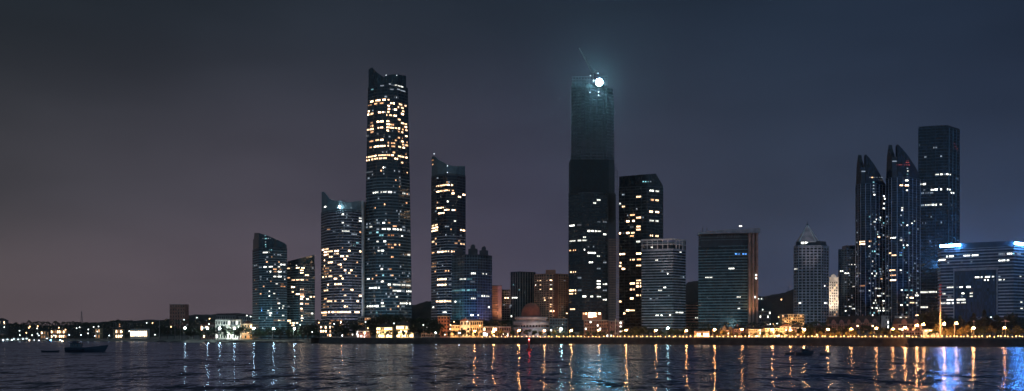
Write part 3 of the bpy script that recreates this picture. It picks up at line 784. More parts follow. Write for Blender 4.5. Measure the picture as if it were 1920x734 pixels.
# --- K
T = Tower('glass_tower', 'dark tower with a chamfered top right of the unfinished skyscraper', 'tower', [(1160.5, 1592), (1213, 1575), (1243, 1592)], 40, 350, 4.3)
T.body(M['gl_dark']); T.bands(M['band_dark'], 1.0, .2); T.mullions(M['band_dark'], 8, .4)
T.roof(); T.screen([(1161, 331.5), (1200, 328), (1229, 326), (1230, 326.2), (1242.8, 348)], M['gl_dark'], thick=14)
T.lights("""356.5 1218-1226c 1229-1236c 1200-1202d@353
367.5 1166-1171d 1193-1202w@370
374.5 1220-1226m 1229-1235w
384.5 1161-1164c 1166-1172w@389 1193-1195d@393
397 1218-1226w 1229-1236w
404.5 1181-1190m 1176-1178d 1193-1202w@409 1205-1207d@409
414 1218-1226c 1229-1235c 1174-1180w@416 1181-1190w@416
426.5 1193-1201w 1181-1188d@427
432 1193-1201w
438 1174-1180w 1181-1190w 1161-1164w 1168-1171d
442 1219-1226w 1229-1235w 1181-1188m@444
454 1193-1203c
477 1193-1202w 1162-1165w 1166-1172w
488 1181-1190w 1194-1202m 1162-1165w@493
499 1193-1202w 1161-1165w@501 1166-1172w@506
527 1193-1202w
533 1181-1190w 1193-1202w
539 1193-1202w
544.5 1181-1190w
555 1193-1202w
561 1181-1190w
567.5 1161-1165w
583 1174-1180w 1181-1190w
589 1169-1172w""")
T.lights("341 1205-1207t 1209-1212t 1214-1217t 1219-1221d", snap=False, hfrac=.5)
# --- L
T = Tower('office_tower', 'grey banded office block with an open roof frame', 'office block', [(1203.5, 1505), (1262, 1488), (1285.5, 1510)], 36, 468, 3.75)
T.body(M['gl_dark']); T.bands(M['band_lav'], 1.5, .35); T.roof(M['band_lav'])
mb = MB()
for z_ in (wz(449, 1490), wz(458, 1490)):
    mb2 = MB(); P = T.at(T.zt, 1.2); Q = T.at(T.zt, -1.5); n = len(P)
    for i in range(n): j = (i+1) % n; mb.prism([P[i], P[j], Q[j], Q[i]], z_-(.6 if z_ < wz(450, 1490)-1 else 1.0), z_+(.4 if z_ < wz(450, 1490)-1 else 1.0))
P = T.at(T.zt, -.3)
for a, b in list(zip(P[:3], P[1:3]))+[(P[2], P[3])]:
    n = max(2, round(math.dist(a, b)/7))
    for i in range(n+1): x, y = a[0]+(b[0]-a[0])*i/n, a[1]+(b[1]-a[1])*i/n; mb.box(x-.5, x+.5, y-.5, y+.5, T.zt, wz(449, 1490)-1)
mb.build('roof_frame', mat('frame_paint', (.6, .54, .54), .6), T.e)
mb = MB(); P = T.at(T.zt, -5); mb.prism(P, T.zt, wz(456, 1490)); mb.build('plant_room', M['band_dark'], T.e)
T.lights("""474 1274-1278c
489 1223-1234c
510 1240-1244d 1251-1253c@515 1275-1279d@520 1280-1283d@520
543.5 1234-1244c 1244-1249c@538 1213-1216d@545
587 1267-1281c
592 1229-1235c 1239-1242c 1255-1258c
560 1218-1222d 1229-1234d 1252-1256d@553""")
T.lights("464 1220-1224c", snap=False)
# --- low brick block between L and M
T = Tower('brick_block', 'low red banded block between the grey office blocks', 'building', [(1286, 1650), (1310, 1650)], 24, 570, 4.1)
T.body(M['gl_dark']); T.bands(M['pink'], 2.0, .3); T.roof(); T.lights("594 1303-1309c\n559 1300-1303c")
# --- M
def Mtower():
    T = Tower('office_tower', 'broad grey office block with an overhanging roof slab and antenna', 'office block', [(1309.5, 1510), (1390, 1492), (1402, 1492)], 40, 462, 3.9)
    D = 1495; k = lambda px: wx(px, D); T.body(M['gl_dark']); T.bands(M['band_teal'], 1.5, .35); T.roof(M['band_teal'])
    mb = MB(); mb.prism([(k(1317), 1507), (k(1390), 1494), (k(1404), 1494), (k(1404), 1530), (k(1318), 1530)], T.zt, wz(440, D)); mb.build('attic', M['band_dark'], T.e)
    mb = MB()
    for z in (450, 445): mb.prism([(k(1316.6), 1506.6), (k(1390), 1493.6), (k(1404), 1493.6), (k(1404), 1530.3), (k(1317.6), 1530.3)], wz(z, D), wz(z-1.2, D))
    mb.build('attic_band', M['band_teal'], T.e)
    # right bay
    mb = MB(); mb.prism([(k(1402), 1490), (k(1417), 1492), (k(1416), 1530), (k(1402), 1530)], 5, wz(432, D)); mb.build('end_bay', M['conc'], T.e)
    for a, b in ((1401.5, 1405), (1408.5, 1411.5), (1415.5, 1419)):
        mb = MB(); mb.box(k(a), k(b), 1486.5, 1492, 5, wz(438, D)); mb.build('pilaster', M['pink'], T.e)
    mb = MB(); mb.prism([(k(1313), 1502), (k(1360), 1490), (k(1422), 1484), (k(1421), 1530), (k(1316), 1532)], wz(438.5, D), [wz(434.5, D), wz(431.5, D), wz(429.5, D), wz(429.5, D), wz(434.5, D)]); mb.build('roof_slab', M['band_lav'], T.e)
    mb = MB()
    for px, py in ((1320, 425), (1328, 426)): mb.bar((k(px), 1504, wz(434, D)), (k(px), 1504, wz(py, D)), .5, n=5)
    mb.bar((k(1389.5), 1500, wz(431, D)), (k(1389.5), 1500, wz(410, D)), .45, .15, 5); mb.build('antenna', M['metal'], T.e)
    mb = MB(); mb.box(k(1387), k(1392), 1498, 1499, wz(424.8, D), wz(422.8, D)); mb.build('beacon', WIN['c'], T.e)
    T.lights("""478 1378-1382b 1383-1388b 1392-1395b 1396-1400b
504 1366-1377c
518 1322-1336c
558 1381-1389c 1325-1327d
570 1385-1388d
576.5 1383-1388c""")
    for px, py in ((1415, 517), (1415, 523), (1413, 558)):
        mb = MB(); x, z = k(px), wz(py, D); mb.box(x-.9, x+.9, 1485.9, 1486.3, z-1, z+1.2); mb.build('window', WIN['c'], T.e)
    # unlit sign letters on the attic
    mb = MB(); r = random.Random(3)
    for i in range(7):
        x = k(1346+6.1*i); z0 = wz(446.5, D); mb.box(x, x+.5, 1499-i*.9-1.6, 1499-i*.9-1.2, z0, z0+4.2); mb.box(x, x+2.6, 1499-i*.9-1.6, 1499-i*.9-1.2, z0+3.6, z0+4.2)
        mb.box(x+2.1, x+2.6, 1499-i*.9-1.6, 1499-i*.9-1.2, z0+(0 if i % 2 else 2), z0+4.2)
    mb.build('sign_letters', M['metal'], T.e)
Mtower()
# --- N pyramid tower
def Ntower():
    D = 1500; T = Tower('office_tower', 'tower with a steep pyramid roof and grid of dark windows', 'tower', [(1489, 1512), (1497, 1503), (1540, 1500), (1553.5, 1512)], 38, 462, 3.9)
    k = lambda px: wx(px, D); T.body(M['gl_dark']); T.bands(M['band_lav'], 1.5, .35); T.mullions(M['band_lav'], 5.6, 1.4, .4); T.roof(M['band_lav'])
    mb = MB(); mb.prism(T.at(T.zt, -2.5), T.zt, wz(452, D), T.at(T.zt, -4)); mb.build('attic', M['band_dark'], T.e)
    z0, z1, z2 = wz(452.5, D), wz(420, D), wz(411, D); ap = (k(1521.5), 1521)
    P = [(k(1501), 1506), (k(1530), 1502), (k(1543.5), 1519), (k(1516), 1543), (k(1503), 1534)]; Q = [(ap[0]+(p[0]-ap[0])*.05, ap[1]+(p[1]-ap[1])*.05) for p in P]
    mb = MB(); mb.prism(P, z0, z1, Q); mb.build('pyramid_roof', mat('roof_panel', (.62, .48, .48), .5), T.e)
    for p, q in zip(P[:3], Q): mb = MB(); mb.bar((p[0], p[1], z0), (q[0], q[1], z1), .75, .5, 4); mb.build('roof_rib', mat('rib_paint', (.85, .85, .82), .5), T.e)
    mb = MB(); mb.prism(P, z0-1.2, z0+.1); mb.build('roof_cornice', M['band_white'], T.e)
    mb = MB(); mb.bar((ap[0], ap[1], wz(424, D)), (ap[0], ap[1], wz(417, D)), 2.0, .7, 8); mb.bar((ap[0], ap[1], wz(418, D)), (ap[0], ap[1], z2), .5, .15, 5); mb.build('spire', M['band_dark'], T.e)
    for a, b in ((1504, 1509), (1511, 1517), (1519, 1524), (1534, 1541)):
        mb = MB(); mb.box(k(a), k(b), 1504.2, 1504.6, wz(457, D), wz(453.6, D)); mb.build('window', WIN['c' if a < 1530 else 'd'], T.e)
    T.lights("474 1504-1506d\n502.5 1489-1495c\n537 1544-1547c\n566.5 1497-1502c 1544-1551c\n588.5 1506-1515d")
Ntower()
# --- floodlit white block
T = Tower('apartment_tower', 'small floodlit white block with a rounded gable beside the pyramid tower', 'building', [(1553.5, 1560), (1572, 1560)], 20, 521, 3.2)
T.body(mat('floodlit_render', (.75, .7, .62), .8), name='wall'); T.roof(M['white'], .6, .2)
for i in range(20):
    for j in range(4):
        x = wx(1556+4*j, 1560); z = 12+i*3.8
        if z < T.zt-3: mb = MB(); mb.box(x, x+1.3, 1559.7, 1559.95, z, z+1.7); mb.build('window', M['dglass'] if (i*7+j*3) % 5 else WIN['m'], T.e)
mb = MB(); cx = wx(1563, 1560); w = 5.5*1560/F
mb.add([(cx+w*math.cos(a), y, T.zt+.6+w*1.0*math.sin(a)) for y in (1560, 1566) for a in [math.pi*i/10 for i in range(11)]], [tuple(range(11)), tuple(range(21, 10, -1))]+[(i, i+11, i+12, i+1) for i in range(10)]); mb.build('gable', M['white'], T.e)
FLOOD_T = T
# --- O
T = Tower('apartment_tower', 'plain dark block left of the twin horned towers', 'tower', [(1572.5, 1590), (1588, 1588), (1605, 1590)], 28, 469, 3.2)
T.body(M['gl_dark']); T.bands(M['band_dark'], 1.3, .3); T.mullions(M['band_dark'], 4, 1.2, .3); T.roof()
mb = MB(); mb.box(wx(1588, 1588), wx(1605, 1588), 1592, 1612, T.zt, wz(460, 1588)); mb.build('plant_room', M['gl_dark'], T.e)
T.lights("509 1575-1581c\n512 1584-1587c 1589-1592c\n537 1598-1602c\n527.5 1584-1587d\n573 1592-1596c 1584-1587d\n578 1598-1603c\n583 1584-1587c\n495 1596-1598c 1602-1604c\n562 1590-1592d")
T.scatter(14, 'dd', 470, 590, 1590, 1604, 1.5, 2.5, 8)
# --- twins
def twin(label, o, oy, D, lit, sign, seed):
    # o: px shift, oy: row shift relative to the first twin
    s = 1.0
    xs = lambda v: o+(v-1604)*(64/56 if o > 1640 else 1)
    T = Tower('horned_tower', label, 'skyscraper', [(xs(1604.5), D+20), (xs(1614), D+4), (xs(1623), D), (xs(1642), D+2), (xs(1660.5), D+22)], 34, 345+oy if o < 1640 else 333, 3.5, group='twin horned towers')
    T.body(M['gl_navy']); T.bands(M['band_dark'], 1.0, .25); T.mullions(M['band_lav'], 10, .5, .5); T.roof()
    tp = 290 if o < 1640 else 271; b = 345 if o < 1640 else 333; mpx = lambda u: xs(1623)+u*(xs(1660.3)-xs(1623))
    T.screen([(xs(1605), b-3), (xs(1606), tp+26), (xs(1607.5), tp+12), (xs(1609), tp+1), (xs(1610), tp+8), (xs(1613.5), tp+20), (xs(1614), b-2)], M['gl_dark'], 'left_horn', 5, .3)
    T.screen([(xs(1614), tp+24), (xs(1623), tp+24)], M['band_dark'], 'link_wall', 8, -.5)
    T.screen([(mpx(0), tp+3), (mpx(.03), tp), (mpx(.2), tp+7), (mpx(.4), tp+17), (mpx(.6), tp+29), (mpx(.8), tp+42), (mpx(.93), tp+53), (mpx(1), b)], M['gl_navy'], 'right_horn', 5, .3)
    mb = MB(); t = T.hit(xs(1618), T.zt); mb.box(wx(xs(1614.5), t), wx(xs(1622.5), t), t-1.5, t-1.1, wz(tp+32, t)-.7, wz(tp+32, t)+.7); mb.build('light_strip', WIN['d'], T.e)
    T.lights(lit)
    T.scatter(75 if o < 1640 else 45, 'dddct', 400, 590, xs(1628), xs(1658), 1.4, 3, seed)
    T.scatter(14, 'dd', 395, 590, xs(1605), xs(1608), 1, 2, seed+1)
    T.lights(sign, snap=False, hfrac=.5)
    return T
twin('shorter left one of the two horned twin towers', 1604, 0, 1560, """366 1638-1641c 1656-1659c
373 1658-1660c
384 1656-1659c
389 1654-1659c
414 1638-1642c 1647-1651d
443 1646-1650w 1655-1658d
452.5 1612-1622w 1629-1634m
458.5 1612-1622w 1638-1640d 1647-1649m
463 1629-1632c
536 1612-1622o
547 1612-1620d 1629-1632c
525 1651-1655m
519 1651-1653d
513 1651-1652.5d
505 1651-1652.5d
543 1641-1645c 1647-1651c
553 1645-1651c 1655-1658c
566 1641-1643c 1655-1658c
576 1641-1645c 1648-1650c 1655-1658c
583 1646-1651c 1655-1658c""", """342 1636.5-1639.5t
348 1636.5-1639.5d
354 1636.5-1639.5d
360 1636.5-1639.5d
333 1630-1633d 1634-1637m 1638-1641d 1642-1646d 1648-1651d 1652-1655d""", 3)
twin('taller right one of the two horned twin towers, a red sign near its top', 1660.5, 0, 1540, """338 1697-1703c
349 1687-1693w 1697-1704w
358 1699-1702c
388 1690-1694c
394 1690-1693c
448.5 1669-1680c 1687-1692c
477 1667-1681w
472 1686-1692b
478 1686-1692t
506 1668-1679w 1687-1691c
518 1669-1680m
524 1669-1680w
537 1708-1713d
546 1696-1702t 1707-1711t
560 1706-1713w 1699-1702c
565.5 1706-1714w
571 1688-1692c 1700-1703c
589 1716-1722w 1690-1693d
485 1718-1721d
500 1719-1722d
508 1719-1722d
520 1719-1723d
533 1718-1722d
541 1718-1723d
552 1716-1722c
563 1720-1723d
575 1719-1722d""", """305 1698-1705r
309.5 1681-1697r 1698-1706r
302 1699-1704r
316 1700-1703d
321 1701-1704c
327 1700-1703t
332 1700-1702.5d""", 6)
# --- Q
T = Tower('glass_tower', 'tall dark tower with a folded glass side rising behind the horned twins', 'skyscraper', [(1722, 1612), (1770, 1600), (1778, 1600), (1799, 1620)], 44, 240, 4.4)
T.body(M['gl_dark']); T.bands(M['band_dark'], .9, .2); T.mullions(M['band_dark'], 11, .5, .3); T.roof()
T.screen([(1722.3, 238), (1760, 235.5), (1777, 235), (1786, 238), (1798.8, 242)], M['gl_dark'], thick=6)
mb = MB()
for a, b in ((1780, 1777), (1787, 1784), (1793, 1791)):
    t0 = T.hit(a, 200); z0, z1 = wz(560, 1600), wz(240, 1600); ta, tb = T.hit(a, 200, .5), T.hit(b, 200, .5); mb.bar((wx(a, ta), ta-.4, z1), (wx(b, tb), tb-.4, z0), .7, n=4)
mb.build('facade_rib', M['band_teal'], T.e)
T.lights("""270 1723-1725d
274 1750-1752d 1754-1757d
296 1733-1737d 1763-1766d@293.5
328 1753-1761c 1763-1768c 1770-1774d 1775-1783c 1794-1797d@334
345.5 1725-1728c 1730-1736c
355 1731-1735d 1745-1751c 1752-1758c 1763-1766c 1776-1782c
363 1727-1733d 1735-1742d 1743-1750d 1783-1789c
383.5 1727-1733d 1734-1745c 1747-1759c 1762-1766c 1783-1786d
419 1729-1731d 1735-1736d 1764-1766d
452 1743-1745d
404 1745-1747d
546 1725-1740c 1741-1757c
574 1726-1740c""")
T.lights("270 1788-1791r\n275 1790-1793r\n279 1792-1796r", snap=False, hfrac=.5)
# --- R
def Rbuilding():
    D = 1380; T = Tower('office_block', 'wide office block with blue neon strips on its roof at the right edge', 'office block', [(1758.5, 1400), (1764, 1385), (1900, 1330), (1960, 1372)], 50, 463, 3.9)
    T.body(M['gl_blue']); k = lambda px, t: wx(px, t)
    z_mid = wz(506, 1360)
    # full-width bands on the upper storeys
    T.bands(M['band_lav'], 1.5, .4, z0=z_mid-1)
    # side wings: bands below, centre stays glass
    def wing(p0, p1, nm):
        mb = MB(); z = T.z0
        P = []
        cuts = [p0]+[v for v in (1764, 1900) if p0 < v < p1]+[p1]
        while z < z_mid:
            for a, b in zip(cuts, cuts[1:]):
                ta, tb = T.hit(a, z, .4), T.hit(b, z, .4); mb.prism([(wx(a, ta), ta), (wx(b, tb), tb), (wx(b, tb), tb+2), (wx(a, ta), ta+2)], z, z+1.5)
            z += T.fh
        mb.build(nm, M['band_lav'], T.e)
    wing(1759.5, 1788, 'wing_spandrel'); wing(1872, 1945, 'wing_spandrel')
    for p0, p1 in ((1788, 1791), (1869, 1872.5)):
        mb = MB(); ta = T.hit(p0, z_mid, .9); mb.box(wx(p0, ta), wx(p1, ta), ta, ta+3, 5, z_mid); mb.build('pilaster', M['band_lav'], T.e)
    mb = MB(); ta, tb = T.hit(1790, z_mid, .6), T.hit(1872, z_mid, .6); mb.prism([(wx(1788, ta), ta), (wx(1872, tb), tb), (wx(1872, tb), tb+3), (wx(1788, ta), ta+3)], z_mid-1, z_mid+2); mb.build('lintel', M['band_lav'], T.e)
    mb = MB(); ta, tb = T.hit(1800, T.zt, -2), T.hit(1945, T.zt, -2); mb.prism([(wx(1801, ta), ta), (wx(1900, 1336), 1336), (wx(1900, 1360), 1375), (wx(1801, ta), ta+20)], T.zt, wz(455.5, 1365)); mb.build('roof_screen', M['band_dark'], T.e)
    T.roof(M['band_lav'], .8)
    T.hb = 1.5
    T.lights("""481 1774-1788c 1760-1773c@488 1806-1819c@480 1822-1838c@480 1872-1884d@477 1888-1898c@477 1899-1902t@477 1905-1914d@477
492 1776-1780d 1801-1805d 1820-1823d 1872-1885c@490 1888-1892c@490
520 1825-1842c 1844-1856c 1860-1864c 1872-1876d@518
526 1842-1854c 1862-1864d 1872-1887c@524 1912-1915c@519
540.5 1775-1788c 1793-1797d 1799-1805c 1812-1820c
547.5 1803-1808c 1818-1824c
554 1767-1773c 1777-1784d 1803-1805d 1818-1824c
560.5 1775-1788c 1791-1810c
567 1762-1773c 1775-1788c 1791-1811c 1913-1917c@565
578 1913-1918c""")
    BL = emit('neon_blue', (.10, .38, 1.0), 165)
    for p0, p1, py in ((1763, 1799, 461.5), (1903, 1932, 458.5)):
        t0, t1 = T.hit(p0, T.zt), T.hit(p1, T.zt)
        mb = MB(); z = wz(py, (t0+t1)/2); mb.bar((wx(p0, t0), t0-1.2, z+.3), (wx(p1, t1), t1-1.2, z+.3), 1.5, n=8); mb.build('neon_strip', BL, T.e)
Rbuilding()

# ------------------------------------------------------------------ low buildings
def house(name, label, cat, p0, p1, pt, D, wall, roofm, roof='hip', floors=3, cols=6, lit=.2, depth=14, keys='wm', rh=None, base=None, seed=0, arches=False, dormers=0):
    r = random.Random(seed+int(p0)); x0, x1 = wx(p0, D), wx(p1, D); zt = wz(pt, D); zb = gz((x0+x1)/2, D)-1.5 if base is None else base
    e = empty(name, ((x0+x1)/2, D, zb), label, cat)
    rh = rh if rh is not None else min(4.5, (x1-x0)*.28)
    ze = zt-rh if roof != 'flat' else zt-.8
    MB().box(x0, x1, D, D+depth, zb, ze).build('wall', wall, e)
    mb = MB(); o = .7
    if roof == 'hip':
        i = min((x1-x0)/2-.5, depth/2-.3)
        mb.add([(x0-o, D-o, ze), (x1+o, D-o, ze), (x1+o, D+depth+o, ze), (x0-o, D+depth+o, ze), (x0+i, D+depth/2, zt), (x1-i, D+depth/2, zt)], [(0, 1, 5, 4), (1, 2, 5), (2, 3, 4, 5), (3, 0, 4), (3, 2, 1, 0)])
    elif roof == 'gable':
        xm = (x0+x1)/2
        mb.add([(x0-o, D-o, ze), (x1+o, D-o, ze), (xm, D-o, zt), (x0-o, D+depth, ze), (x1+o, D+depth, ze), (xm, D+depth, zt)], [(0, 1, 2), (0, 2, 5, 3), (1, 4, 5, 2), (3, 5, 4), (0, 3, 4, 1)])
    elif roof == 'side':
        mb.add([(x0-o, D-o, ze), (x1+o, D-o, ze), (x1+o, D+depth+o, ze), (x0-o, D+depth+o, ze), (x0-o, D+depth/2, zt), (x1+o, D+depth/2, zt)], [(0, 1, 5, 4), (1, 2, 5), (2, 3, 4, 5), (3, 0, 4), (3, 2, 1, 0)])
    else:
        mb.box(x0-.4, x1+.4, D-.4, D+depth+.4, ze, zt)
    ro = mb.build('roof', roofm, e)
    if roof != 'flat' and cols > 2:
        xc = x0+(x1-x0)*r.uniform(.25, .75); MB().box(xc-.5, xc+.5, D+depth*.55, D+depth*.55+1, ze+.5, zt+1.4).build('chimney', wall, ro)
    for j in range(dormers):
        xc = x0+(x1-x0)*(j+.5)/dormers; w = min(2.4, (x1-x0)/dormers*.3); dz = ze-.2
        mb = MB(); mb.add([(xc-w, D-.9, dz), (xc+w, D-.9, dz), (xc+w, D-.9, dz+w*.9), (xc, D-.9, dz+w*2.0), (xc-w, D-.9, dz+w*.9), (xc-w, D+5, dz), (xc+w, D+5, dz), (xc+w, D+5, dz+w*.9), (xc, D+5, dz+w*2.0), (xc-w, D+5, dz+w*.9)],
               [(0, 1, 2, 3, 4), (9, 8, 7, 6, 5), (1, 6, 7, 2), (2, 7, 8, 3), (3, 8, 9, 4), (4, 9, 5, 0)])
        d_ = mb.build('dormer', wall, ro); MB().box(xc-w*.45, xc+w*.45, D-1.05, D-.92, dz+w*.3, dz+w*1.1).build('pane', M['dglass'] if r.random() > lit else WIN['m'], d_)
    H = (ze-zb-1)/floors
    for f in range(floors):
        for c in range(cols):
            xc = x0+(x1-x0)*(c+.5)/cols; w = min(.9, (x1-x0)/cols*.28); z0 = zb+1+H*f+H*.3; z1 = z0+H*.48
            L_ = r.random() < lit; k = r.choice(keys)
            mb = MB()
            if arches and f == floors-1:
                mb.add([(xc-w, D-.08, z0), (xc+w, D-.08, z0)]+[(xc+w*math.cos(a), D-.08, z1-w*.5+w*math.sin(a)) for a in [math.pi*i/6 for i in range(7)]], [tuple(range(9))])
            else: mb.box(xc-w, xc+w, D-.08, D+.1, z0, z1)
            mb.build('window', WIN[k] if L_ else M['dglass'], e)
    # string course and plinth
    tm = M['white'] if wall is not M['white'] else M['conc']; MB().box(x0-.15, x1+.15, D-.2, D+.2, ze-.5, ze-.05).build('cornice', tm, e); MB().box(x0-.12, x1+.12, D-.18, D+.2, zb+H, zb+H+.25).build('string_course', tm, e)
    return e
H = house
# left side
H('apartment_block', 'isolated red brick block standing above the trees on the left', 'building', 318, 347, 571, 2300, mat('bright_brick', (.55, .22, .15), .85), M['brick'], 'flat', 9, 6, .04, 26, rh=1)
H('beach_building', 'long pale floodlit building behind the white beach lamps', 'building', 404, 451, 599, 1640, M['white'], M['conc'], 'flat', 3, 10, .15, keys='cc')
H('villa', 'orange lit villa beside the long pale beach building', 'villa', 453, 473, 602, 1645, M['cream'], M['roofr'], 'hip', 3, 4, .6, keys='wo')
H('villa', 'dark villa with reddish roof left of the pale beach building', 'villa', 376, 402, 604, 1680, M['pink'], M['roofr'], 'hip', 2, 6, .3, keys='wo')
H('hill_house', 'long low dark building on the ridge of the far left hill', 'building', 206, 246, 601, 2350, M['conc'], M['rooft'], 'side', 2, 12, .05, rh=4)
H('hill_house', 'row house high on the wooded slope behind the beach building', 'building', 405, 440, 588, 2200, M['conc'], M['rooft'], 'side', 3, 10, .12, rh=4, base=20)
H('hill_house', 'dim house on the slope directly left of the leftmost glass tower', 'building', 446, 474, 590, 2150, M['conc'], M['rooft'], 'side', 3, 7, .12, rh=4, base=20)
H('lit_pavilion', 'low orange lit pavilion among the far left trees', 'pavilion', 95, 125, 616, 2180, M['cream'], M['rooft'], 'side', 2, 8, .9, keys='wo', rh=3)
H('lit_pavilion', 'small pavilion with glowing doorway left of the dazzling white hall', 'pavilion', 212, 229, 615, 2120, M['cream'], M['rooft'], 'hip', 2, 4, .9, keys='wo', rh=3)
H('lit_pavilion', 'round-doored kiosk glowing amber above the moored fishing boat', 'pavilion', 178, 188, 613, 2120, M['cream'], M['rooft'], 'hip', 2, 2, 1, keys='mo', rh=3)
H('lit_hall', 'dazzling white lit hall on the far left shore', 'hall', 244, 276, 616, 2060, M['white'], M['rooft'], 'flat', 1, 9, 1, keys='cw', base=2)
H('lit_kiosk', 'tiny orange lit kiosk near the far left beach', 'kiosk', 76, 86, 619, 2150, M['cream'], M['rooft'], 'hip', 2, 2, 1, keys='wo', rh=2)
H('roof_house', 'dark house with a lit roof terrace at the extreme left edge', 'house', -8, 10, 597, 2250, M['conc'], M['rooft'], 'hip', 4, 4, .35, keys='wo', rh=5)
# middle left, below the tallest towers
H('villa', 'brick house with bright white doorway under the tallest tower', 'villa', 668, 693, 614, 1330, M['brick'], M['rooft'], 'hip', 2, 4, .35, keys='cw')
H('mansion', 'yellow lit mansion left one of the pair on the promenade', 'mansion', 706, 735, 607, 1325, M['cream'], M['rooft'], 'hip', 3, 8, .75, keys='ww')
H('mansion', 'pale lit mansion right one of the pair, tall roof', 'mansion', 743, 775, 604, 1320, M['cream'], M['rooft'], 'hip', 3, 9, .6, keys='wc')
H('podium_block', 'lit podium block at the foot of the banded tower', 'building', 600, 634, 602, 1420, M['conc'], M['rooft'], 'flat', 4, 8, .45, keys='wm')
H('podium_block', 'low podium with amber strip windows under the tallest tower', 'building', 671, 712, 594, 1470, M['conc'], M['rooft'], 'flat', 4, 10, .35, keys='mo')
H('dark_house', 'dim reddish house left of the brick slab hotel', 'house', 790, 815, 612, 1340, M['pink'], M['rooft'], 'hip', 2, 6, .05)
H('brick_hotel', 'tall plain brick slab hotel left of the orange lit palace', 'hotel', 821, 843, 592, 1330, M['brick'], M['rooft'], 'flat', 6, 4, .08, keys='o')
H('palace', 'orange lit palace wing with square windows', 'palace', 844, 862, 607, 1318, M['cream'], M['roofr'], 'hip', 3, 5, .1, keys='o', rh=2)
H('palace', 'gabled palace centre with arched windows', 'palace', 863, 881, 597, 1322, M['white'], M['roofr'], 'gable', 3, 3, .1, keys='m', arches=True)
H('palace', 'palace wing with top row of small arches beside the pink hall', 'palace', 882, 905, 599, 1320, M['cream'], M['roofr'], 'side', 3, 6, .15, keys='wm', arches=True, rh=2)
H('pink_hall', 'low pink flat-roofed hall with lamps on its roof edge', 'hall', 906, 958, 612, 1325, M['pink'], M['conc'], 'flat', 2, 12, .25, keys='wc')
H('green_block', 'low greenish block behind the teal floodlight, right of the domed hall', 'building', 1031, 1064, 597, 1400, M['band_teal'], M['conc'], 'flat', 5, 7, .06, keys='c')
H('hotel', 'purplish hotel with a bright upper lounge below the unfinished skyscraper', 'hotel', 1096, 1141, 600, 1320, M['brown'], M['conc'], 'flat', 5, 10, .08, keys='c')
H('hotel_annex', 'pale annex with a dark recessed doorway right of the purplish hotel', 'hotel', 1142, 1168, 601, 1318, M['pink'], M['conc'], 'flat', 4, 3, .25, keys='c')
e = empty('lounge', (wx(1110, 1325), 1325, wz(600, 1325)), 'brightly lit glazed lounge on the purplish hotel roof', 'building')
mb = MB(); mb.box(wx(1093, 1325), wx(1128, 1325), 1323, 1336, wz(600, 1325), wz(586, 1325)); mb.build('wall', M['brown'], e)
for p0, p1, a, b, kk in ((1093, 1096, 587, 590, 'm'), (1098, 1100, 587, 590, 'w'), (1103, 1110, 586.5, 590.5, 'w'), (1111, 1118, 586.5, 590.5, 'w'), (1103, 1111, 592, 595.5, 'w'), (1112, 1118, 592, 594.5, 'w'), (1122, 1126, 586.5, 590, 'w')):
    MB().box(wx(p0, 1323), wx(p1, 1323), 1322.7, 1322.95, wz(b, 1323), wz(a, 1323)).build('window', WIN[kk], e)
# middle right: European row along the promenade
H('row_house', 'ochre row house with steep dark roof left of the broad block pilasters', 'row house', 1352, 1376, 612, 1175, M['cream'], M['rooft'], 'hip', 3, 6, .12, dormers=2)
H('row_house', 'brown row house directly below the broad grey office block', 'row house', 1377, 1402, 610, 1165, M['pink'], M['rooft'], 'hip', 3, 6, .1)
H('row_house', 'long pale row house with many balconies, warmly lit', 'row house', 1403, 1434, 614, 1150, M['cream'], M['rooft'], 'side', 3, 9, .25, rh=2)
H('row_house', 'bright yellow row house facade right of the long pale one', 'row house', 1435, 1463, 612, 1140, M['cream'], M['rooft'], 'side', 3, 8, .4, rh=2)
H('row_house', 'tall amber row house left of the pyramid tower foot', 'row house', 1464, 1484, 607, 1135, M['cream'], M['roofr'], 'gable', 4, 5, .3)
H('row_house', 'brown gabled row house under the pyramid tower', 'row house', 1485, 1506, 608, 1130, M['pink'], M['rooft'], 'gable', 3, 5, .15)
H('row_house', 'dark gabled row house between pyramid tower and white block', 'row house', 1525, 1548, 610, 1120, M['pink'], M['rooft'], 'gable', 3, 5, .1)
H('flat_block', 'orange lit flat-roofed block behind the row houses, left of the pyramid tower', 'building', 1466, 1508, 589, 1350, M['cream'], M['conc'], 'flat', 5, 10, .15, keys='m')
H('hill_block', 'small grey block on the hill slope right of the broad office block', 'building', 1424, 1445, 583, 1800, M['conc'], M['conc'], 'flat', 6, 6, .12, keys='cd', base=12)
H('hill_block', 'white lit hut high on the hill beside the broad office block', 'building', 1421, 1432, 556, 3050, M['white'], M['rooft'], 'side', 1, 4, .7, keys='c', base=110)
H('terrace_block', 'long dark terrace with arched dormers, left part under the twin towers', 'apartment block', 1556, 1600, 594, 1200, M['pink'], M['rooft'], 'side', 4, 10, .02, dormers=3, rh=8)
H('terrace_block', 'long dark terrace with arched dormers, right part under the twin towers', 'apartment block', 1601, 1648, 592, 1190, M['pink'], M['rooft'], 'side', 4, 10, .02, dormers=3, rh=8)
H('white_annex', 'small white gabled annex behind the dark terrace', 'building', 1660, 1667, 590, 1260, M['white'], M['rooft'], 'gable', 3, 2, .2, keys='c')
H('white_annex', 'white flat annex with a lit doorway under the right twin tower', 'building', 1686, 1703, 592, 1260, M['white'], M['conc'], 'flat', 3, 3, .2, keys='c')
H('gabled_villa', 'dark red villa with latticed balconies and dormer right of the terrace', 'villa', 1684, 1730, 596, 1060, M['pink'], M['rooft'], 'side', 3, 9, .1, dormers=2, rh=6)
H('garden_block', 'blue roofed low block half hidden by the trees on the right', 'building', 1834, 1872, 594, 1220, M['band_lav'], M['band_teal'], 'side', 3, 8, .1, keys='c', rh=5)
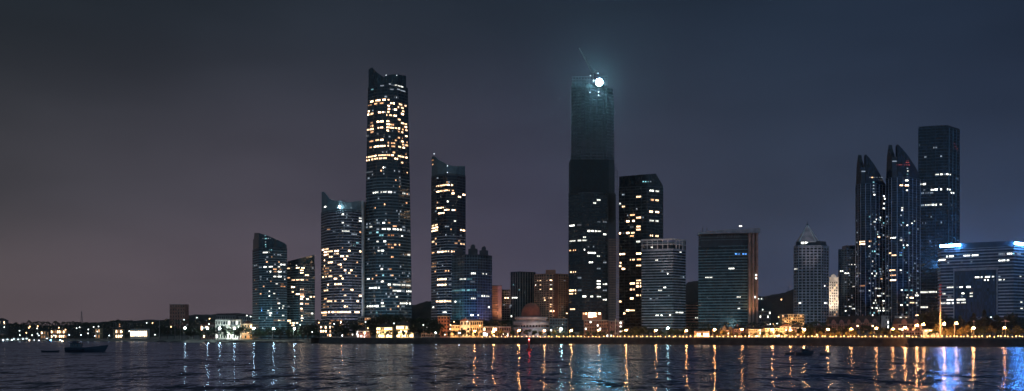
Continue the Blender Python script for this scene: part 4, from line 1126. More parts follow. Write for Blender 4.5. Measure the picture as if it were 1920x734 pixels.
H('promenade_kiosk', 'bright small kiosk on the promenade below the broad office block', 'kiosk', 1306, 1330, 621, 1135, M['cream'], M['conc'], 'flat', 1, 6, .8, keys='w')
# colonnaded pavilion at right
def pavilion():
    D = 935; x0, x1 = wx(1734, D), wx(1768, D); e = empty('colonnade_pavilion', ((x0+x1)/2, D, 7), 'white colonnaded pavilion glowing warmly beside the tall mast', 'pavilion')
    MB().box(x0, x1, D, D+7, wz(620, D), wz(618, D)).build('roof', M['white'], e)
    MB().box(x0+.3, x1-.3, D+5, D+5.4, 6.9, wz(620, D)).build('wall', M['white'], e)
    for i in range(9):
        x = x0+.5+(x1-x0-1)*i/8; mb = MB(); mb.bar((x, D+.6, 6.9), (x, D+.6, wz(620, D)), .28, n=8); mb.build('column', M['white'], e)
    for i in range(4):
        x = x0+2+(x1-x0-4)*i/3; MB().box(x-1, x+1, D+2.5, D+2.8, wz(620.6, D), wz(620.1, D)).build('ceiling_light', emit('ceiling_lamp', (1, .72, .4), 40), e)
pavilion()

# ------------------------------------------------------------------ landmarks used in labels
LM = [(0, 60, 'the far left beach'), (60, 120, 'the low orange pavilion'), (120, 204, 'the moored fishing boat'), (204, 300, 'the dazzling white hall'), (300, 400, 'the isolated brick block'), (400, 474, 'the pale beach building'),
      (474, 538, 'the leftmost glass tower'), (538, 600, 'the short glass tower'), (600, 682, 'the banded crowned tower'), (682, 775, 'the tallest tower'), (775, 846, 'the slim crowned tower'), (846, 922, 'the three-turret block'),
      (922, 1003, 'the finned teal block'), (1003, 1065, 'the brown apartment block'), (1065, 1160, 'the unfinished skyscraper'), (1160, 1203, 'the chamfered dark tower'), (1203, 1300, 'the roof-frame office block'),
      (1300, 1420, 'the broad antenna office block'), (1420, 1487, 'the hill gap'), (1487, 1556, 'the pyramid-roofed tower'), (1556, 1604, 'the plain dark block'), (1604, 1661, 'the shorter horned tower'), (1661, 1723, 'the taller horned tower'),
      (1723, 1790, 'the blue neon strip'), (1790, 1870, 'the wide block glass centre'), (1870, 2400, 'the wide block right end')]
def where(px):
    for a, b, s in LM:
        if a <= px < b: return s
    return 'the far left beach'
ORD = ['first', 'second', 'third', 'fourth', 'fifth', 'sixth', 'seventh', 'eighth', 'ninth', 'tenth', 'eleventh', 'twelfth', 'thirteenth', 'fourteenth']
CNT = {}
def lab(kind, px):
    w = where(px); k = (kind, w); CNT[k] = CNT.get(k, -1)+1
    return '%s below %s, %s from left there' % (kind, w, ORD[min(CNT[k], 13)])

# ------------------------------------------------------------------ street lamps
def make_lamp(name, label, h, mt, r, arm=1.6, cat='street lamp'):
    e = empty(name, (0, 0, 0), label, cat)
    mb = MB(); mb.bar((0, 0, 0), (0, 0, .8), .28, n=8); mb.bar((0, 0, .8), (0, 0, h), .2, .12, 8); mb.build('pole', M['pole'], e)
    mb = MB(); mb.bar((0, 0, h-.3), (arm*.5, -.3, h+.25), .09, n=5); mb.bar((arm*.5, -.3, h+.25), (arm, -.5, h+.2), .09, n=5); mb.build('arm', M['pole'], e)
    mb = MB(); mb.bar((arm-.5, -.5, h+.28), (arm+.5, -.5, h+.28), .35, n=6); hd = mb.build('lamp_head', M['metal'], e)
    mb = MB(); mb.ball((arm, -.5, h-.25), r, 2, .8); mb.build('lamp_globe', mt, e)
    return e
def place_lamps(name, kind, lst, mt, r, group, h=11, arm=1.6):
    proto = None
    for px, py, dD in sorted(lst):
        Y = shoreY(wx(px, 1200))+dD
        for _ in range(6): Y = shoreY(wx(px, Y))+dD
        X = wx(px, Y); z = gz(X, Y); hh = wz(py, Y)-z
        if proto is None: proto = make_lamp(name, lab(kind, px), h, mt, r, arm); o = proto; o['group'] = group; o.location = (X-arm, Y, z)
        else: o = copy_tree(proto, (X-arm, Y, z), lab(kind, px), group)
        s = max(.35, min(1.6, hh/h)); o.scale = (1, 1, s)
        if R.random() < .38:      # an older, weaker lamp
            for ch in o.children:
                if ch.name.startswith('lamp_globe'): ch.data = ch.data.copy(); ch.data.materials[0] = emit(mt.name+'_weak', tuple(mt.node_tree.nodes['Principled BSDF'].inputs['Emission Color'].default_value)[:3], mt.node_tree.nodes['Principled BSDF'].inputs['Emission Strength'].default_value*.4)
place_lamps('street_lamp', 'orange street lamp', [(925, 622, 12), (973, 620, 12), (1021, 620, 12), (1071, 620, 12), (1123, 619, 12), (1174, 619, 12), (1230, 619, 12), (1287, 620, 12), (1340, 618, 12), (1391, 617.5, 12), (1448, 618, 12), (1482, 619, 12), (1508, 618, 12), (1552, 617.5, 12), (1596, 617, 12), (1643, 615.5, 10), (1674, 617, 10),
    (1697, 614.5, 14), (1719, 610, 16), (1731, 608, 16), (1770, 607, 16), (1793, 606, 16), (1825, 615, 10), (1883, 614.5, 10), (890, 621, 14), (640, 600, 190)], SODIUM, 1.0, 'orange street lamps along the promenade')
place_lamps('beach_lamp', 'tall white beach lamp', [(347, 615, 30), (389, 615, 30), (412, 615.5, 30), (440, 615.5, 30), (476, 615.5, 30), (513, 616, 30), (552, 616, 30)], WHITE, 1.1, 'white lamps along the left beach', 14)
place_lamps('white_lamp', 'short white promenade lamp', [(642, 629, 6), (670, 627, 6), (712, 629, 6), (727, 629, 6), (773, 629, 6), (817, 624, 6), (861, 624, 6), (908, 625, 6)], emit('lamp_white_small', (.8, .95, 1), 90), .55, 'short white lamps on the promenade', 6)
place_lamps('curved_lamp', 'small bluish curved lamp', [(73, 629, 20), (101, 629, 20), (130, 628, 20), (152, 628, 20), (178, 630, 20), (205, 629, 20), (229, 629, 20), (260, 629, 20)], emit('lamp_bluish', (.7, .85, 1), 22), .7, 'small curved lamps on the far left shore', 7)
place_lamps('flood_mast', 'dazzling teal floodlight mast', [(1052, 616.5, 30), (1252, 615, 60)], emit('lamp_teal', (.62, .98, .92), 260), 1.15, 'teal floodlight masts', 11)

# floodlights: small fixtures with a real beam, aimed at the facade behind them; some are added fill
def flood(px, D, col, watts, target_py, label, size=1.2, spread=75, zz=None, tpx=None, tD=None):
    X = wx(px, D); z = gz(X, D)+.5 if zz is None else zz
    e = empty('floodlight', (X, D, z), label, 'floodlight')
    MB().box(X-.5, X+.5, D-.25, D+.25, z-.4, z-.1).build('housing', M['metal'], e)
    l = bpy.data.lights.new('spot', 'SPOT'); l.energy = watts; l.color = col; l.spot_size = math.radians(spread*2 if spread < 80 else 150); l.spot_blend = .9; l.shadow_soft_size = .4
    o = bpy.data.objects.new('beam', l); COL.objects.link(o); o.parent = e; o.location = (0, 0, .3)
    td = tD or D+15; tgt = Vector((wx(tpx or px, td), td, wz(target_py, td))); d = tgt-Vector((X, D, z+.3)); o.rotation_euler = d.to_track_quat('-Z', 'Y').to_euler()
WARM = (1, .55, .22)
for px, D, c, w, tp, lb in (
    (712, 1314, (1, .8, .35), 16000, 615, 'warm floodlight at the foot of the yellow mansion'), (728, 1314, (1, .8, .35), 16000, 615, 'second warm floodlight at the foot of the yellow mansion'),
    (750, 1309, (1, .8, .4), 16000, 615, 'warm floodlight in front of the pale mansion, left corner'), (767, 1309, (1, .8, .4), 16000, 615, 'warm floodlight in front of the pale mansion, right corner'),
    (849, 1306, WARM, 26000, 610, 'amber floodlight under the orange palace wing'), (880, 1308, WARM, 26000, 605, 'amber floodlight between the palace centre and its right wing'), (898, 1308, WARM, 9000, 605, 'amber floodlight under the arched palace wing'),
    (833, 1306, WARM, 9000, 600, 'amber floodlight at the foot of the brick slab hotel'),
    (425, 1622, (.85, 1, .9), 40000, 605, 'white floodlight in front of the pale beach building'), (440, 1622, (.85, 1, .9), 30000, 605, 'second white floodlight in front of the pale beach building'), (463, 1628, WARM, 22000, 608, 'amber floodlight at the orange lit villa'),
    (678, 1318, (1, .85, .75), 8000, 620, 'white floodlight at the brick house doorway'),
    (1415, 1136, WARM, 10000, 620, 'amber floodlight at the long pale row house'), (1440, 1126, (1, .66, .3), 20000, 618, 'amber floodlight left of the bright yellow row house'), (1458, 1126, (1, .66, .3), 20000, 618, 'amber floodlight right of the bright yellow row house'), (1474, 1121, (1, .66, .3), 12000, 615, 'amber floodlight at the tall amber row house'),
    (1487, 1335, WARM, 26000, 598, 'amber floodlight in front of the orange flat-roofed block'),
    (985, 1290, (.8, .8, 1), 3500, 605, 'white floodlight left of the round hall'), (1020, 1296, (.9, 1, .95), 6500, 605, 'white floodlight right of the round hall')):
    flood(px, D, c, w, tp, lb)
flood(1410, 1466, WARM, 26000, 560, 'amber uplighter at the foot of the broad block pilasters', spread=30, tD=1487, zz=26)
flood(1403, 1466, WARM, 16000, 560, 'amber uplighter left of the broad block pilasters', spread=30, tD=1487, zz=26)
flood(936, 1565, WARM, 60000, 570, 'amber uplighter at the narrow brown slab tower', spread=30, tD=1588, zz=20)
for px, D, c, w, tp, td, lb in ((500, 1560, (.5, .95, 1), 34000, 600, 1605, 'teal area light at the foot of the leftmost glass tower'), (565, 1580, (.5, .95, 1), 22000, 600, 1628, 'teal area light at the foot of the short glass tower'),
    (640, 1530, (.75, .8, 1), 80000, 545, 1595, 'added pale street-glow light at the foot of the banded crowned tower'), (728, 1530, (.6, .85, 1), 70000, 540, 1600, 'added pale street-glow light at the foot of the tallest tower'), (835, 1560, (.65, .85, 1), 100000, 545, 1630, 'added pale street-glow light at the foot of the slim crowned tower'),  # these three are added, standing in for street glow on the lower floors
    (1240, 1425, (.55, .95, .95), 38000, 570, 1492, 'added teal street-glow light at the foot of the roof-frame office block'), (1350, 1425, (.5, .9, 1), 32000, 580, 1495, 'added teal street-glow light at the foot of the broad office block'), (1080, 1450, (.3, .9, 1), 26000, 600, 1515, 'teal area light at the foot of the unfinished skyscraper'),  # both office block lights are likewise added for street glow
    (1520, 1425, (.6, .95, .95), 14000, 560, 1500, 'added teal street-glow light at the foot of the pyramid-roofed tower'), (1521, 1440, (1, .85, .85), 200000, 434, 1515, 'pale spotlight aimed up at the pyramid roof'), (1830, 1290, (.5, .7, 1), 18000, 540, 1360, 'added bluish street-glow light at the foot of the wide office block'), (1245, 1440, (1, .85, .8), 240000, 455, 1492, 'pale spotlight aimed up at the open roof frame')):  # pyramid tower and wide block foot lights are added for street glow
    flood(px, D, c, w, tp, lb, spread=(9 if 'pyramid roof' in lb and 'spot' in lb else 14 if 'spotlight' in lb else 50), tD=td, zz=24)
flood(1043, 1530, WARM, 18000, 560, 'amber uplighter below the brown apartment stair bay', spread=30, tD=1551, zz=20)
flood(915, 1520, (.7, .35, .6), 60000, 570, 'violet uplighter under the three-turret block', spread=35, tD=1562, zz=20)
flood(893, 1505, (.25, .3, 1), 60000, 570, 'blue uplighter under the three-turret block', spread=35, tD=1540, zz=20)
flood(860, 1505, (.3, .9, 1), 40000, 570, 'teal uplighter under the three-turret block', spread=35, tD=1550, zz=20)
flood(1563, 1520, (1, .78, .6), 260000, 550, 'warm white floodlight facing the small white block', spread=25, tD=1560, zz=25)
flood(1690, 1510, (.1, .4, 1), 160000, 480, 'blue uplighter under the taller horned tower', spread=20, tD=1541, zz=22)
flood(1628, 1530, (.1, .4, 1), 70000, 520, 'blue uplighter under the shorter horned tower', spread=20, tD=1561, zz=22)

for px in (935, 1010, 1085, 1130, 1190, 1225, 1262, 1300, 1345, 1385, 1425, 1500, 1535, 1562, 1585, 1606, 1630, 1655, 1680, 1705, 1745, 1778, 1800, 1838, 1865, 1905):  # amber lights added to strengthen the orange light on the shore trees
    Y = 1100
    for _ in range(8): Y = shoreY(wx(px, Y))+17
    flood(px, Y, (1, .42, .12), 5500, 612, lab('added amber fill light', px), spread=65, tD=Y+22)

# ------------------------------------------------------------------ bollard lights on the promenade edge
def bollards():
    proto = None
    for i in range(150):
        px = 905+i*(1925-905)/149+R.uniform(-2, 2); dD = R.choice((3, 5, 9, 14)); Y = 1100
        for _ in range(8): Y = shoreY(wx(px, Y))+dD
        X = wx(px, Y)
        if proto is None:
            proto = empty('bollard_light', (X, Y, 6.95), 'small amber bollard light in the row along the seawall top', 'bollard light', 'bollard lights along the seawall')
            MB().box(X-.15, X+.15, Y-.15, Y+.15, 6.95, 7.9).build('post', M['pole'], proto)
            mb = MB(); mb.ball((X, Y, 8.15), .36, 1); mb.build('lamp_globe', emit('bollard_glow', (1, .45, .14), 26), proto)
        else: copy_tree(proto, (X, Y, 6.95+R.uniform(-.1, .5)))
bollards()

# ------------------------------------------------------------------ trees
def crown_mesh(seed, kind, mt, e, h):
    r = random.Random(seed); mb = MB(); cl = []
    if kind == 'conifer':
        for i in range(420):
            t = r.random()**.8; z = h*(.16+.84*t); rad = (1-t)*h*.2+.3; a = r.uniform(0, 6.28); q = rad*math.sqrt(r.uniform(.2, 1)); cl.append((q*math.cos(a), q*math.sin(a), z, r.uniform(.35, .75)))
    else:
        lobes = [(r.uniform(-.28, .28)*h, r.uniform(-.28, .28)*h, h*r.uniform(.42, .82), h*r.uniform(.13, .22)) for _ in range(8)]
        for lx, ly, lz, lr in lobes:
            for _ in range(62):
                d = Vector((r.gauss(0, 1), r.gauss(0, 1), r.gauss(0, .75))).normalized()*lr*r.uniform(.55, 1.1); cl.append((lx+d.x, ly+d.y, lz+d.z, r.uniform(.3, .75)))
    for x, y, z, s in cl:
        n = Vector((r.gauss(0, 1), r.gauss(0, 1), r.gauss(0, 1))).normalized(); u = n.orthogonal().normalized()*s; w = n.cross(u)
        c = Vector((x, y, z)); mb.add([c-u, c-w*.6, c+u, c+w*.7], [(0, 1, 2, 3)])
    return mb.build('crown', mt, e), cl
def make_tree(i, kind, mt, h=10):
    e = empty('tree' if kind != 'conifer' else 'conifer_tree', (0, 0, 0), 'x', 'tree')
    mb = MB(); mb.bar((0, 0, -.5), (0, 0, h*.45), h*.028, h*.018, 8)
    r = random.Random(i)
    for _ in range(5):
        a = r.uniform(0, 6.28); mb.bar((0, 0, h*r.uniform(.25, .42)), (math.cos(a)*h*.2, math.sin(a)*h*.2, h*r.uniform(.5, .72)), h*.012, h*.005, 5)
    if kind == 'conifer': mb.bar((0, 0, h*.4), (0, 0, h*.95), h*.018, h*.004, 6)
    mb.build('trunk', M['bark'], e); crown_mesh(i*13+1, kind, mt, e, h); return e
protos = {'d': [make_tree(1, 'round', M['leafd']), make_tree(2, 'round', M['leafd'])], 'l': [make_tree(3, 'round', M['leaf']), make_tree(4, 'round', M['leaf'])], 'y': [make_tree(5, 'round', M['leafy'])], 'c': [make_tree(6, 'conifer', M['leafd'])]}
used = set()
KN = {'d': 'dark leafy tree', 'l': 'green leafy tree', 'y': 'amber lit leafy tree', 'c': 'dark pointed conifer'}
tl = []
def trow(p0, p1, step, pt0, pt1, d0, d1, keys):
    px = p0
    while px < p1:
        tl.append((px, R.uniform(pt0, pt1), R.uniform(d0, d1), R.choice(keys))); px += step*R.uniform(.7, 1.3)
trow(300, 474, 13, 606, 618, 70, 120, 'dl'); trow(478, 600, 12, 612, 620, 40, 95, 'ldl'); trow(560, 600, 9, 606, 612, 60, 120, 'd')
trow(604, 700, 9, 606, 616, 40, 130, 'dd'); trow(694, 830, 9, 588, 600, 110, 200, 'dd'); trow(776, 822, 8, 604, 614, 45, 70, 'd'); trow(818, 905, 11, 617, 624, 30, 45, 'd'); trow(860, 925, 12, 594, 602, 120, 190, 'd')
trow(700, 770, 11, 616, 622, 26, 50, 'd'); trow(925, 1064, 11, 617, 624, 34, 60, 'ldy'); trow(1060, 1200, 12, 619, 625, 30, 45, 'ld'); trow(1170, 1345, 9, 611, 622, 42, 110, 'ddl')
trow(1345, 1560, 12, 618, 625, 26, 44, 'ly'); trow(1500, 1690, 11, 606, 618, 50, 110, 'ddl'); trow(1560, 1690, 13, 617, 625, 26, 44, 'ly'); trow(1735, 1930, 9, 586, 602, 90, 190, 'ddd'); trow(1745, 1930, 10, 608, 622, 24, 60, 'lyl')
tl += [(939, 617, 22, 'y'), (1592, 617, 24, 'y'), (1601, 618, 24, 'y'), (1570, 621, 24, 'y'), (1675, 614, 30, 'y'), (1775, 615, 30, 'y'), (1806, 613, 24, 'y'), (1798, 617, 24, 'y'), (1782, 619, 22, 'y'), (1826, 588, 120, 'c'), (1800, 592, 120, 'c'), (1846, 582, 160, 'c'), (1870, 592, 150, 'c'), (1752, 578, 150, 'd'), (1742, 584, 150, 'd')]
tl.sort()
for px, pt, dD, k in tl:
    Y = 1200
    for _ in range(8): Y = shoreY(wx(px, Y))+dD
    X = wx(px, Y); z = gz(X, Y); h = max(4, min(34, wz(pt, Y)-z))
    P = protos[k][R.randrange(len(protos[k]))]; L_ = lab(KN[k], px)
    if P.name not in used: o = P; used.add(P.name); o.location = (X, Y, z); o.scale = (h/10,)*3; o['label'] = L_
    else: o = copy_tree(P, (X, Y, z), L_, None, R.uniform(0, 6.28), h/10)
    o['group'] = 'trees along the shore'

# far-left wood: reads as one mass
def wood():
    mb = MB(); r = random.Random(9)
    for i in range(15000):
        px = r.uniform(-60, 600); Y = r.uniform(2140, 2420); X = wx(px, Y); top = 604+7*noise.noise(Vector((px*.02, 0, 3)))+5*noise.noise(Vector((px*.12, 1, 3)))
        if 300 < px < 480: top -= 4
        if px > 480: top -= 2
        z = gz(X, Y)-1+(wz(top, Y)-gz(X, Y))*(1-r.random()**1.7*.95); s = r.uniform(.8, 2.0)
        n = Vector((r.gauss(0, 1), r.gauss(0, 1), r.gauss(0, 1))).normalized(); u = n.orthogonal().normalized()*s; w = n.cross(u); c = Vector((X, Y, z)); mb.add([c-u, c-w*.7, c+u, c+w*.7], [(0, 1, 2, 3)])
    tag(mb.build('woods', M['leafd']), 'dark woods running along the far left shore', 'woods', kind='stuff')
    mb = MB()
    for i in range(9000):
        px = r.uniform(600, 960) if i % 3 else r.uniform(1290, 1760); base = 1400 if px < 1000 else 1290
        Y = r.uniform(base, base+70); X = wx(px, Y); top = (601 if px < 1000 else 604)+5*noise.noise(Vector((px*.05, 0, 5)))
        z = gz(X, Y)-1+(wz(top, Y)-gz(X, Y))*(1-r.random()**1.5*.95); s = r.uniform(.6, 1.5)
        n = Vector((r.gauss(0, 1), r.gauss(0, 1), r.gauss(0, 1))).normalized(); u = n.orthogonal().normalized()*s; w = n.cross(u); c = Vector((X, Y, z)); mb.add([c-u, c-w*.7, c+u, c+w*.7], [(0, 1, 2, 3)])
    tag(mb.build('undergrowth', M['leafd']), 'dark park greenery behind the promenade houses', 'undergrowth', kind='stuff')
wood()

# ------------------------------------------------------------------ rocks, far beach tents and lights
def rocks():
    r = random.Random(2); proto = []
    for i in range(3):
        bm = bmesh.new(); bmesh.ops.create_icosphere(bm, subdivisions=2, radius=1)
        mb = MB(); mb.add([tuple(v.co*(1+.35*noise.noise(v.co*1.7+Vector((i*5, 0, 0))))) for v in bm.verts], [[v.index for v in f.verts] for f in bm.faces]); bm.free()
        e = mb.build('rock', M['rock']); proto.append(e)
    u = set()
    pos = sorted([r.uniform(300, 335) for _ in range(6)]+[r.uniform(385, 560) for _ in range(34)])
    for j, px in enumerate(pos):
        k = r.randrange(3); Y = 1500
        for _ in range(6): Y = shoreY(wx(px, Y))-r.uniform(2, 12)
        o = proto[k] if k not in u else proto[k].copy()
        if k in u: COL.objects.link(o)
        u.add(k); o.location = (wx(px, Y), Y, .2); o.rotation_euler = (0, 0, r.uniform(0, 6)); s = r.uniform(2, 5); o.scale = (s*1.8, s, s*.5)
        tag(o, 'dark shore boulder, half awash, in the line below the white beach lamps', 'boulder', 'dark boulders along the left beach')
rocks()
def tents():
    proto = None
    for i, (px, c) in enumerate(((6, 'c'), (14, 'c'), (26, 'c'), (34, 'd'), (43, 'c'), (50, 'd'), (88, 'd'))):
        Y = 2095+(i % 3)*6; X = wx(px, Y); z = gz(X, Y); e = empty('beach_tent', (X, Y, z), lab('small white lit beach tent', px), 'tent', 'tents on the far left beach')
        mb = MB(); w = 4; mb.add([(X-w, Y-w, z+2.2), (X+w, Y-w, z+2.2), (X+w, Y+w, z+2.2), (X-w, Y+w, z+2.2), (X, Y, z+5.5)], [(0, 1, 4), (1, 2, 4), (2, 3, 4), (3, 0, 4)]); mb.build('canopy', M['white'], e)
        for sx, sy in ((-1, -1), (1, -1), (1, 1), (-1, 1)): MB().box(X+sx*w-.1, X+sx*w+.1, Y+sy*w-.1, Y+sy*w+.1, z-.2, z+2.2).build('leg', M['pole'], e)
        MB().box(X-1.2, X+1.2, Y-.3, Y+.3, z+1.6, z+2.5).build('lamp', emit('tent_lamp', (.8, .95, 1), 9), e)
    for px, py, col, s in ((95, 638, (.2, .6, 1), 30), (113, 638, (.3, .7, 1), 26), (22, 640, (.8, .9, 1), 12), (6, 641, (.7, .9, 1), 14), (55, 632.5, (1, .7, .5), 14), (73, 641, (.8, .8, 1), 5), (117, 643, (1, .8, .5), 12), (64, 640, (.8, .9, 1), 4)):
        Y = 8*F/(py-HZ)+40; Y = min(Y, 2060); X = wx(px, Y); e = empty('floating_lamp', (X, Y, 0), lab('low shore float carrying a bare light', px), 'lamp float')
        mb = MB(); mb.lathe((X, Y, -.3), [(.01, 0), (1.3, .1), (1.4, .7), (.9, .9), (.01, 1)], 10); mb.build('float', M['hull'], e)
        MB().bar((X, Y, .6), (X, Y, 1.4), .1, n=5).build('stem', M['pole'], e)
        mb = MB(); mb.ball((X, Y, 2), .9, 1); mb.build('lamp_globe', emit('float_lamp_%d_%d' % (px, s), col, s), e)
tents()

# ------------------------------------------------------------------ poles, mast
def pole(px, pt, D, r, label, mt, cross=None, name='pole'):
    X = wx(px, D); z = gz(X, D); e = empty(name, (X, D, z), label, name.replace('_', ' '))
    mb = MB(); mb.bar((X, D, z), (X, D, wz(pt, D)), r, r*.6, 8); mb.build('shaft', mt, e)
    if cross:
        for py, w in cross: MB().box(X-w, X+w, D-.15, D+.15, wz(py, D)-.2, wz(py, D)+.2).build('crossarm', mt, e)
    return e
e = pole(1763, 533, 930, .75, 'tall slender mast with a red banded top on the right quay', M['white'], name='signal_mast')
for i in range(4):
    z = wz(533+6*i, 930); MB().bar((wx(1763, 930), 930, z-1.3), (wx(1763, 930), 930, z), .95, n=8).build('red_band', M['redp'], e)
pole(1790, 603, 925, .28, 'plain light pole just right of the tall mast', M['pole'], [(604, .6)], 'light_pole')
pole(1826, 601, 925, .28, 'light pole with a forked top in front of the wide block', M['pole'], [(603, 1.2)], 'light_pole')
pole(1885, 600, 925, .28, 'light pole with a double crossarm near the right edge', M['pole'], [(603, 3.2), (601.5, 1.0)], 'light_pole')
pole(299, 598, 1880, .5, 'tall pale utility pole with crossarm left of the brick block', M['pole'], [(600, 3)], 'utility_pole')
pole(1154, 598, 1260, .4, 'slim flagpole in front of the hotel annex', M['white'], None, 'flagpole')
pole(328, 590, 1800, .3, 'thin pole before the isolated brick block', M['pole'], None, 'utility_pole')
pole(338, 600, 1750, .3, 'shorter thin pole right of the isolated brick block', M['pole'], None, 'utility_pole')
def radio_mast(px, pt, pb, D, label):
    X = wx(px, D); zb = wz(pb, D); zt = wz(pt, D); e = empty('radio_mast', (X, D, zb), label, 'mast'); mb = MB(); w = (zt-zb)*.09
    for s in (-1, 1): mb.bar((X+s*w, D, zb), (X+s*w*.15, D, zt), .5, .25, 4)
    mb.bar((X, D+w, zb), (X, D, zt), .5, .25, 4)
    for i in range(6): t = i/6; mb.bar((X-w*(1-t), D, zb+(zt-zb)*t), (X+w*(1-t-.15), D, zb+(zt-zb)*(t+.15)), .25, n=3)
    mb.build('lattice', M['metal'], e)
radio_mast(153, 584, 608, 2480, 'dark lattice mast rising above the far left woods')
radio_mast(1478, 536, 553, 3400, 'faint radio mast on the hill left of the pyramid tower')

# ------------------------------------------------------------------ boats and buoy
def hull(L_, B, Hf, Hb, n=14, sheer=1.0):
    """lofted hull, bow towards +x; returns builder"""
    mb = MB(); st = []
    for i in range(n+1):
        t = i/n; x = -L_/2+L_*t; w = B/2*(1-max(0, (t-.45)/.55)**2.2)*(.78+.22*min(1, t/.25)); w = max(w, .05)
        top = Hb+(Hf-Hb)*t**2*sheer+.15*(1-t)**3*Hf; kx = x+(L_*.04 if t > .9 else 0)
        st.append([(kx, -w, top), (x, -w*.92, top*.5), (x-(.06*L_ if t > .85 else 0)*(t-.85)/.15, -w*.55, -.25), (x-(.06*L_ if t > .85 else 0)*(t-.85)/.15, w*.55, -.25), (x, w*.92, top*.5), (kx, w, top)])
    for s in st: mb.v += s
    m = 6
    for i in range(n):
        for j in range(m-1): mb.f.append((i*m+j, i*m+j+1, (i+1)*m+j+1, (i+1)*m+j))
        mb.f.append((i*m+5, i*m, (i+1)*m, (i+1)*m+5)) if False else None
    mb.f.append(tuple(range(m))); mb.f.append(tuple(n*m+j for j in range(m-1, -1, -1))); 
    # deck set below the rail
    d0 = len(mb.v)
    for s in st: mb.v += [(s[0][0], s[0][1]*.93, s[0][2]-.45), (s[5][0], s[5][1]*.93, s[5][2]-.45)]
    for i in range(n): mb.f.append((d0+2*i, d0+2*i+2, d0+2*i+3, d0+2*i+1))
    mb.f = [f for f in mb.f if f]; mb.sm = [False]*len(mb.f)
    return mb
def fishing_boat():
    D = 8*F/28.5; e = empty('fishing_boat', (0, 0, 0), 'dark moored fishing boat with wheelhouse and raised bow', 'fishing boat')
    hull(23, 5.2, 4.0, 2.0).build('hull', M['hull'], e)
    MB().box(-8.5, -2.8, -1.8, 1.8, 1.5, 4.8).build('wheelhouse', mat('cabin_paint', (.10, .15, .19), .6), e)
    mb = MB(); mb.box(-9, -2.4, -2.1, 2.1, 4.8, 5.0); mb.box(-7.5, -5, -1, 1, 5.0, 6.0); mb.build('cabin_roof', M['hull'], e)
    for x in (-7.6, -6.2, -4.8): MB().box(x, x+.8, -1.84, -1.80, 3.4, 4.3).build('window', M['dglass'], e)
    mb = MB(); mb.bar((-5.8, 0, 4.4), (-5.8, 0, 8.6), .12, .07, 6); mb.bar((3.5, 0, 1.4), (3.5, 0, 5.2), .12, .07, 6); mb.bar((3.5, 0, 2.6), (-1.5, 0, 4.6), .07, n=5); mb.build('mast', M['wood'], e)
    mb = MB(); mb.box(-1, 2.2, -1.5, 1.5, 1.4, 2.4); mb.box(5, 7, -1, 1, 1.9, 2.9); mb.build('hatch', M['wood'], e)
    mb = MB()
    for i in range(9): mb.bar((-10.5+1.0*i, -2.1, 2.0), (-10.5+1.0*i, -2.1, 2.9), .04, n=4)
    mb.bar((-10.5, -2.1, 2.9), (-2.5, -2.1, 2.9), .04, n=4); mb.build('rail', M['metal'], e)
    mb = MB(); mb.lathe((0, 0, 0), [(.2, -.12), (.45, 0), (.2, .12)], 10); t = mb; t.v = [(-1+v[0], -2.62, 1.2+v[1]) for v in t.v]; t.build('fender', M['rock'], e)
    e.location = (wx(162, D), D, .1); e.scale = (.94, .94, .94)
fishing_boat()
def dinghy(px, py, L_, label, dark=True, person=False, rot=0):
    D = 8*F/(py-HZ); e = empty('rowing_boat', (0, 0, 0), label, 'boat')
    hull(L_, L_*.3, 1.05, .75, 10).build('hull', M['hull'], e)
    for x in (-L_*.2, L_*.1): MB().box(x-.2, x+.2, -L_*.12, L_*.12, .5, .58).build('bench', M['wood'], e)
    MB().box(-L_*.5-.25, -L_*.5+.05, -.2, .2, .2, 1.35).build('outboard', M['hull'], e)
    e.location = (wx(px, D), D, .05); e.rotation_euler = (0, 0, rot)
dinghy(95, 661, 9, 'low dark skiff left of the moored fishing boat')
dinghy(1481, 665.5, 4.2, 'small dark rowing boat left of the small cabin boat')
dinghy(1547, 666, 4.6, 'small dark rowing boat right of the small cabin boat', rot=math.pi)
def cabin_boat():
    D = 8*F/35.0; e = empty('cabin_boat', (0, 0, 0), 'small dark cabin boat moored among rowing boats on the right', 'boat')
    hull(7.6, 2.7, 2.0, 1.1, 12).build('hull', M['hull'], e)
    MB().box(-1.2, 1.6, -.9, .9, .8, 2.7).build('cabin', M['hull'], e); MB().box(-1.5, 1.8, -1.05, 1.05, 2.7, 2.82).build('cabin_roof', M['hull'], e)
    for x in (-.9, .4): MB().box(x, x+.8, -.93, -.9, 1.8, 2.4).build('window', M['dglass'], e)
    mb = MB(); mb.bar((0, 0, 2.8), (0, 0, 4.6), .06, n=5); mb.bar((-.7, 0, 3.6), (.7, 0, 3.9), .05, n=5); mb.build('mast', M['wood'], e)
    mb = MB(); mb.ball((2.2, 0, 1.9), .35); mb.ball((2.7, .2, 1.8), .28); mb.build('float_bundle', M['rock'], e)
    e.location = (wx(1508, D), D, .05)
cabin_boat()
def buoy():
    D = 8*F/26.0; X = wx(992, D); e = empty('beacon_buoy', (X, D, 0), 'red channel buoy with a red lamp standing in the water', 'buoy')
    mb = MB(); mb.lathe((X, D, -.5), [(.01, 0), (1.5, .2), (1.6, 1.3), (1.2, 1.7), (.6, 1.9)], 16); mb.build('float', M['redp'], e)
    mb = MB(); mb.bar((X, D, 1.2), (X, D, 6.0), .55, .3, 8); mb.build('column', M['redp'], e)
    mb = MB(); mb.lathe((X, D, 4.4), [(.3, 0), (.8, .1), (.8, .25), (.3, .35)], 12); mb.build('gallery', M['redp'], e)
    mb = MB(); mb.ball((X, D-.1, 6.4), .34, 1); mb.build('lamp_globe', emit('lamp_red', (1, .06, .05), 70), e)
buoy()

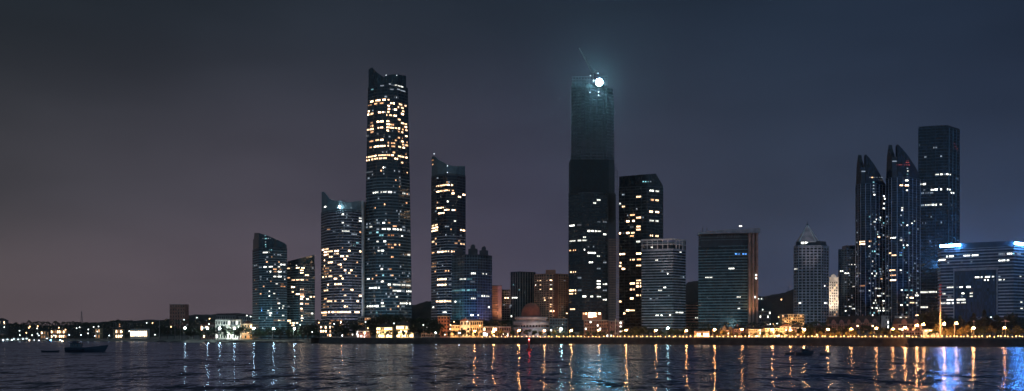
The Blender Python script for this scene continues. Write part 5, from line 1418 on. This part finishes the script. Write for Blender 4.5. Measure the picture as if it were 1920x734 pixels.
# hillside lights
def hill_lights():
    e0 = None
    LR = random.Random(21); extra = [(LR.uniform(0, 300), LR.uniform(612, 630), LR.uniform(2070, 2135)) for _ in range(26)]+[(LR.uniform(300, 600), LR.uniform(606, 627), LR.uniform(1600, 1700)) for _ in range(12)]+[(LR.uniform(560, 960), LR.uniform(603, 629), LR.uniform(1275, 1335)) for _ in range(22)]
    for i, (px, py, D) in enumerate(extra+list(((1465, 562, 3150), (1430, 581, 1795), (1420, 568, 2400), (1460, 595, 1700), (1438, 607, 1500), (1444, 608, 1500), (1450, 608, 1500), (1457, 607, 1500), (275, 606, 2300), (286, 606, 2300), (369, 596, 2250), (345, 600, 2200), (393, 598, 2200), (463, 592, 2130), (470, 594, 2130), (805, 603, 1390), (790, 622, 1310), (1858, 595, 1200), (1893, 597, 1100), (1902, 597, 1100)))):
        X, z = wx(px, D), wz(py, D); zg = min(z-3, max(gz(X, D), z-12)); e = empty('path_light', (X, D, zg), lab('tiny path light', px), 'path light', 'path lights on slopes and roofs')
        MB().bar((X, D, zg), (X, D, z), .12, n=5).build('pole', M['pole'], e); mb = MB(); mb.ball((X, D-.2, z), .9*D/1800); mb.build('lamp_globe', emit('path_glow', (.85, .95, .9), 5) if i % 3 else emit('path_glow_amber', (1, .55, .25), 9), e)
hill_lights()

# ------------------------------------------------------------------ haze: thin volume added for lamp glow in place of lens bloom
def haze():
    m = bpy.data.materials.new('haze_glow'); m.use_nodes = True; t = m.node_tree; t.nodes.clear()
    o = N(t, 'ShaderNodeOutputMaterial'); v = N(t, 'ShaderNodeVolumePrincipled')
    v.inputs['Color'].default_value = (.88, .92, 1, 1); v.inputs['Density'].default_value = HAZE_D; v.inputs['Anisotropy'].default_value = HAZE_G
    t.links.new(v.outputs[0], o.inputs['Volume'])
    mb = MB(); mb.box(-9500, 9500, -450, 9000, -4, 420)
    tag(mb.build('haze', m), 'thin haze added for glow around the lamps', 'haze', kind='stuff')
HAZE_D, HAZE_G = 0.000045, .9
haze()
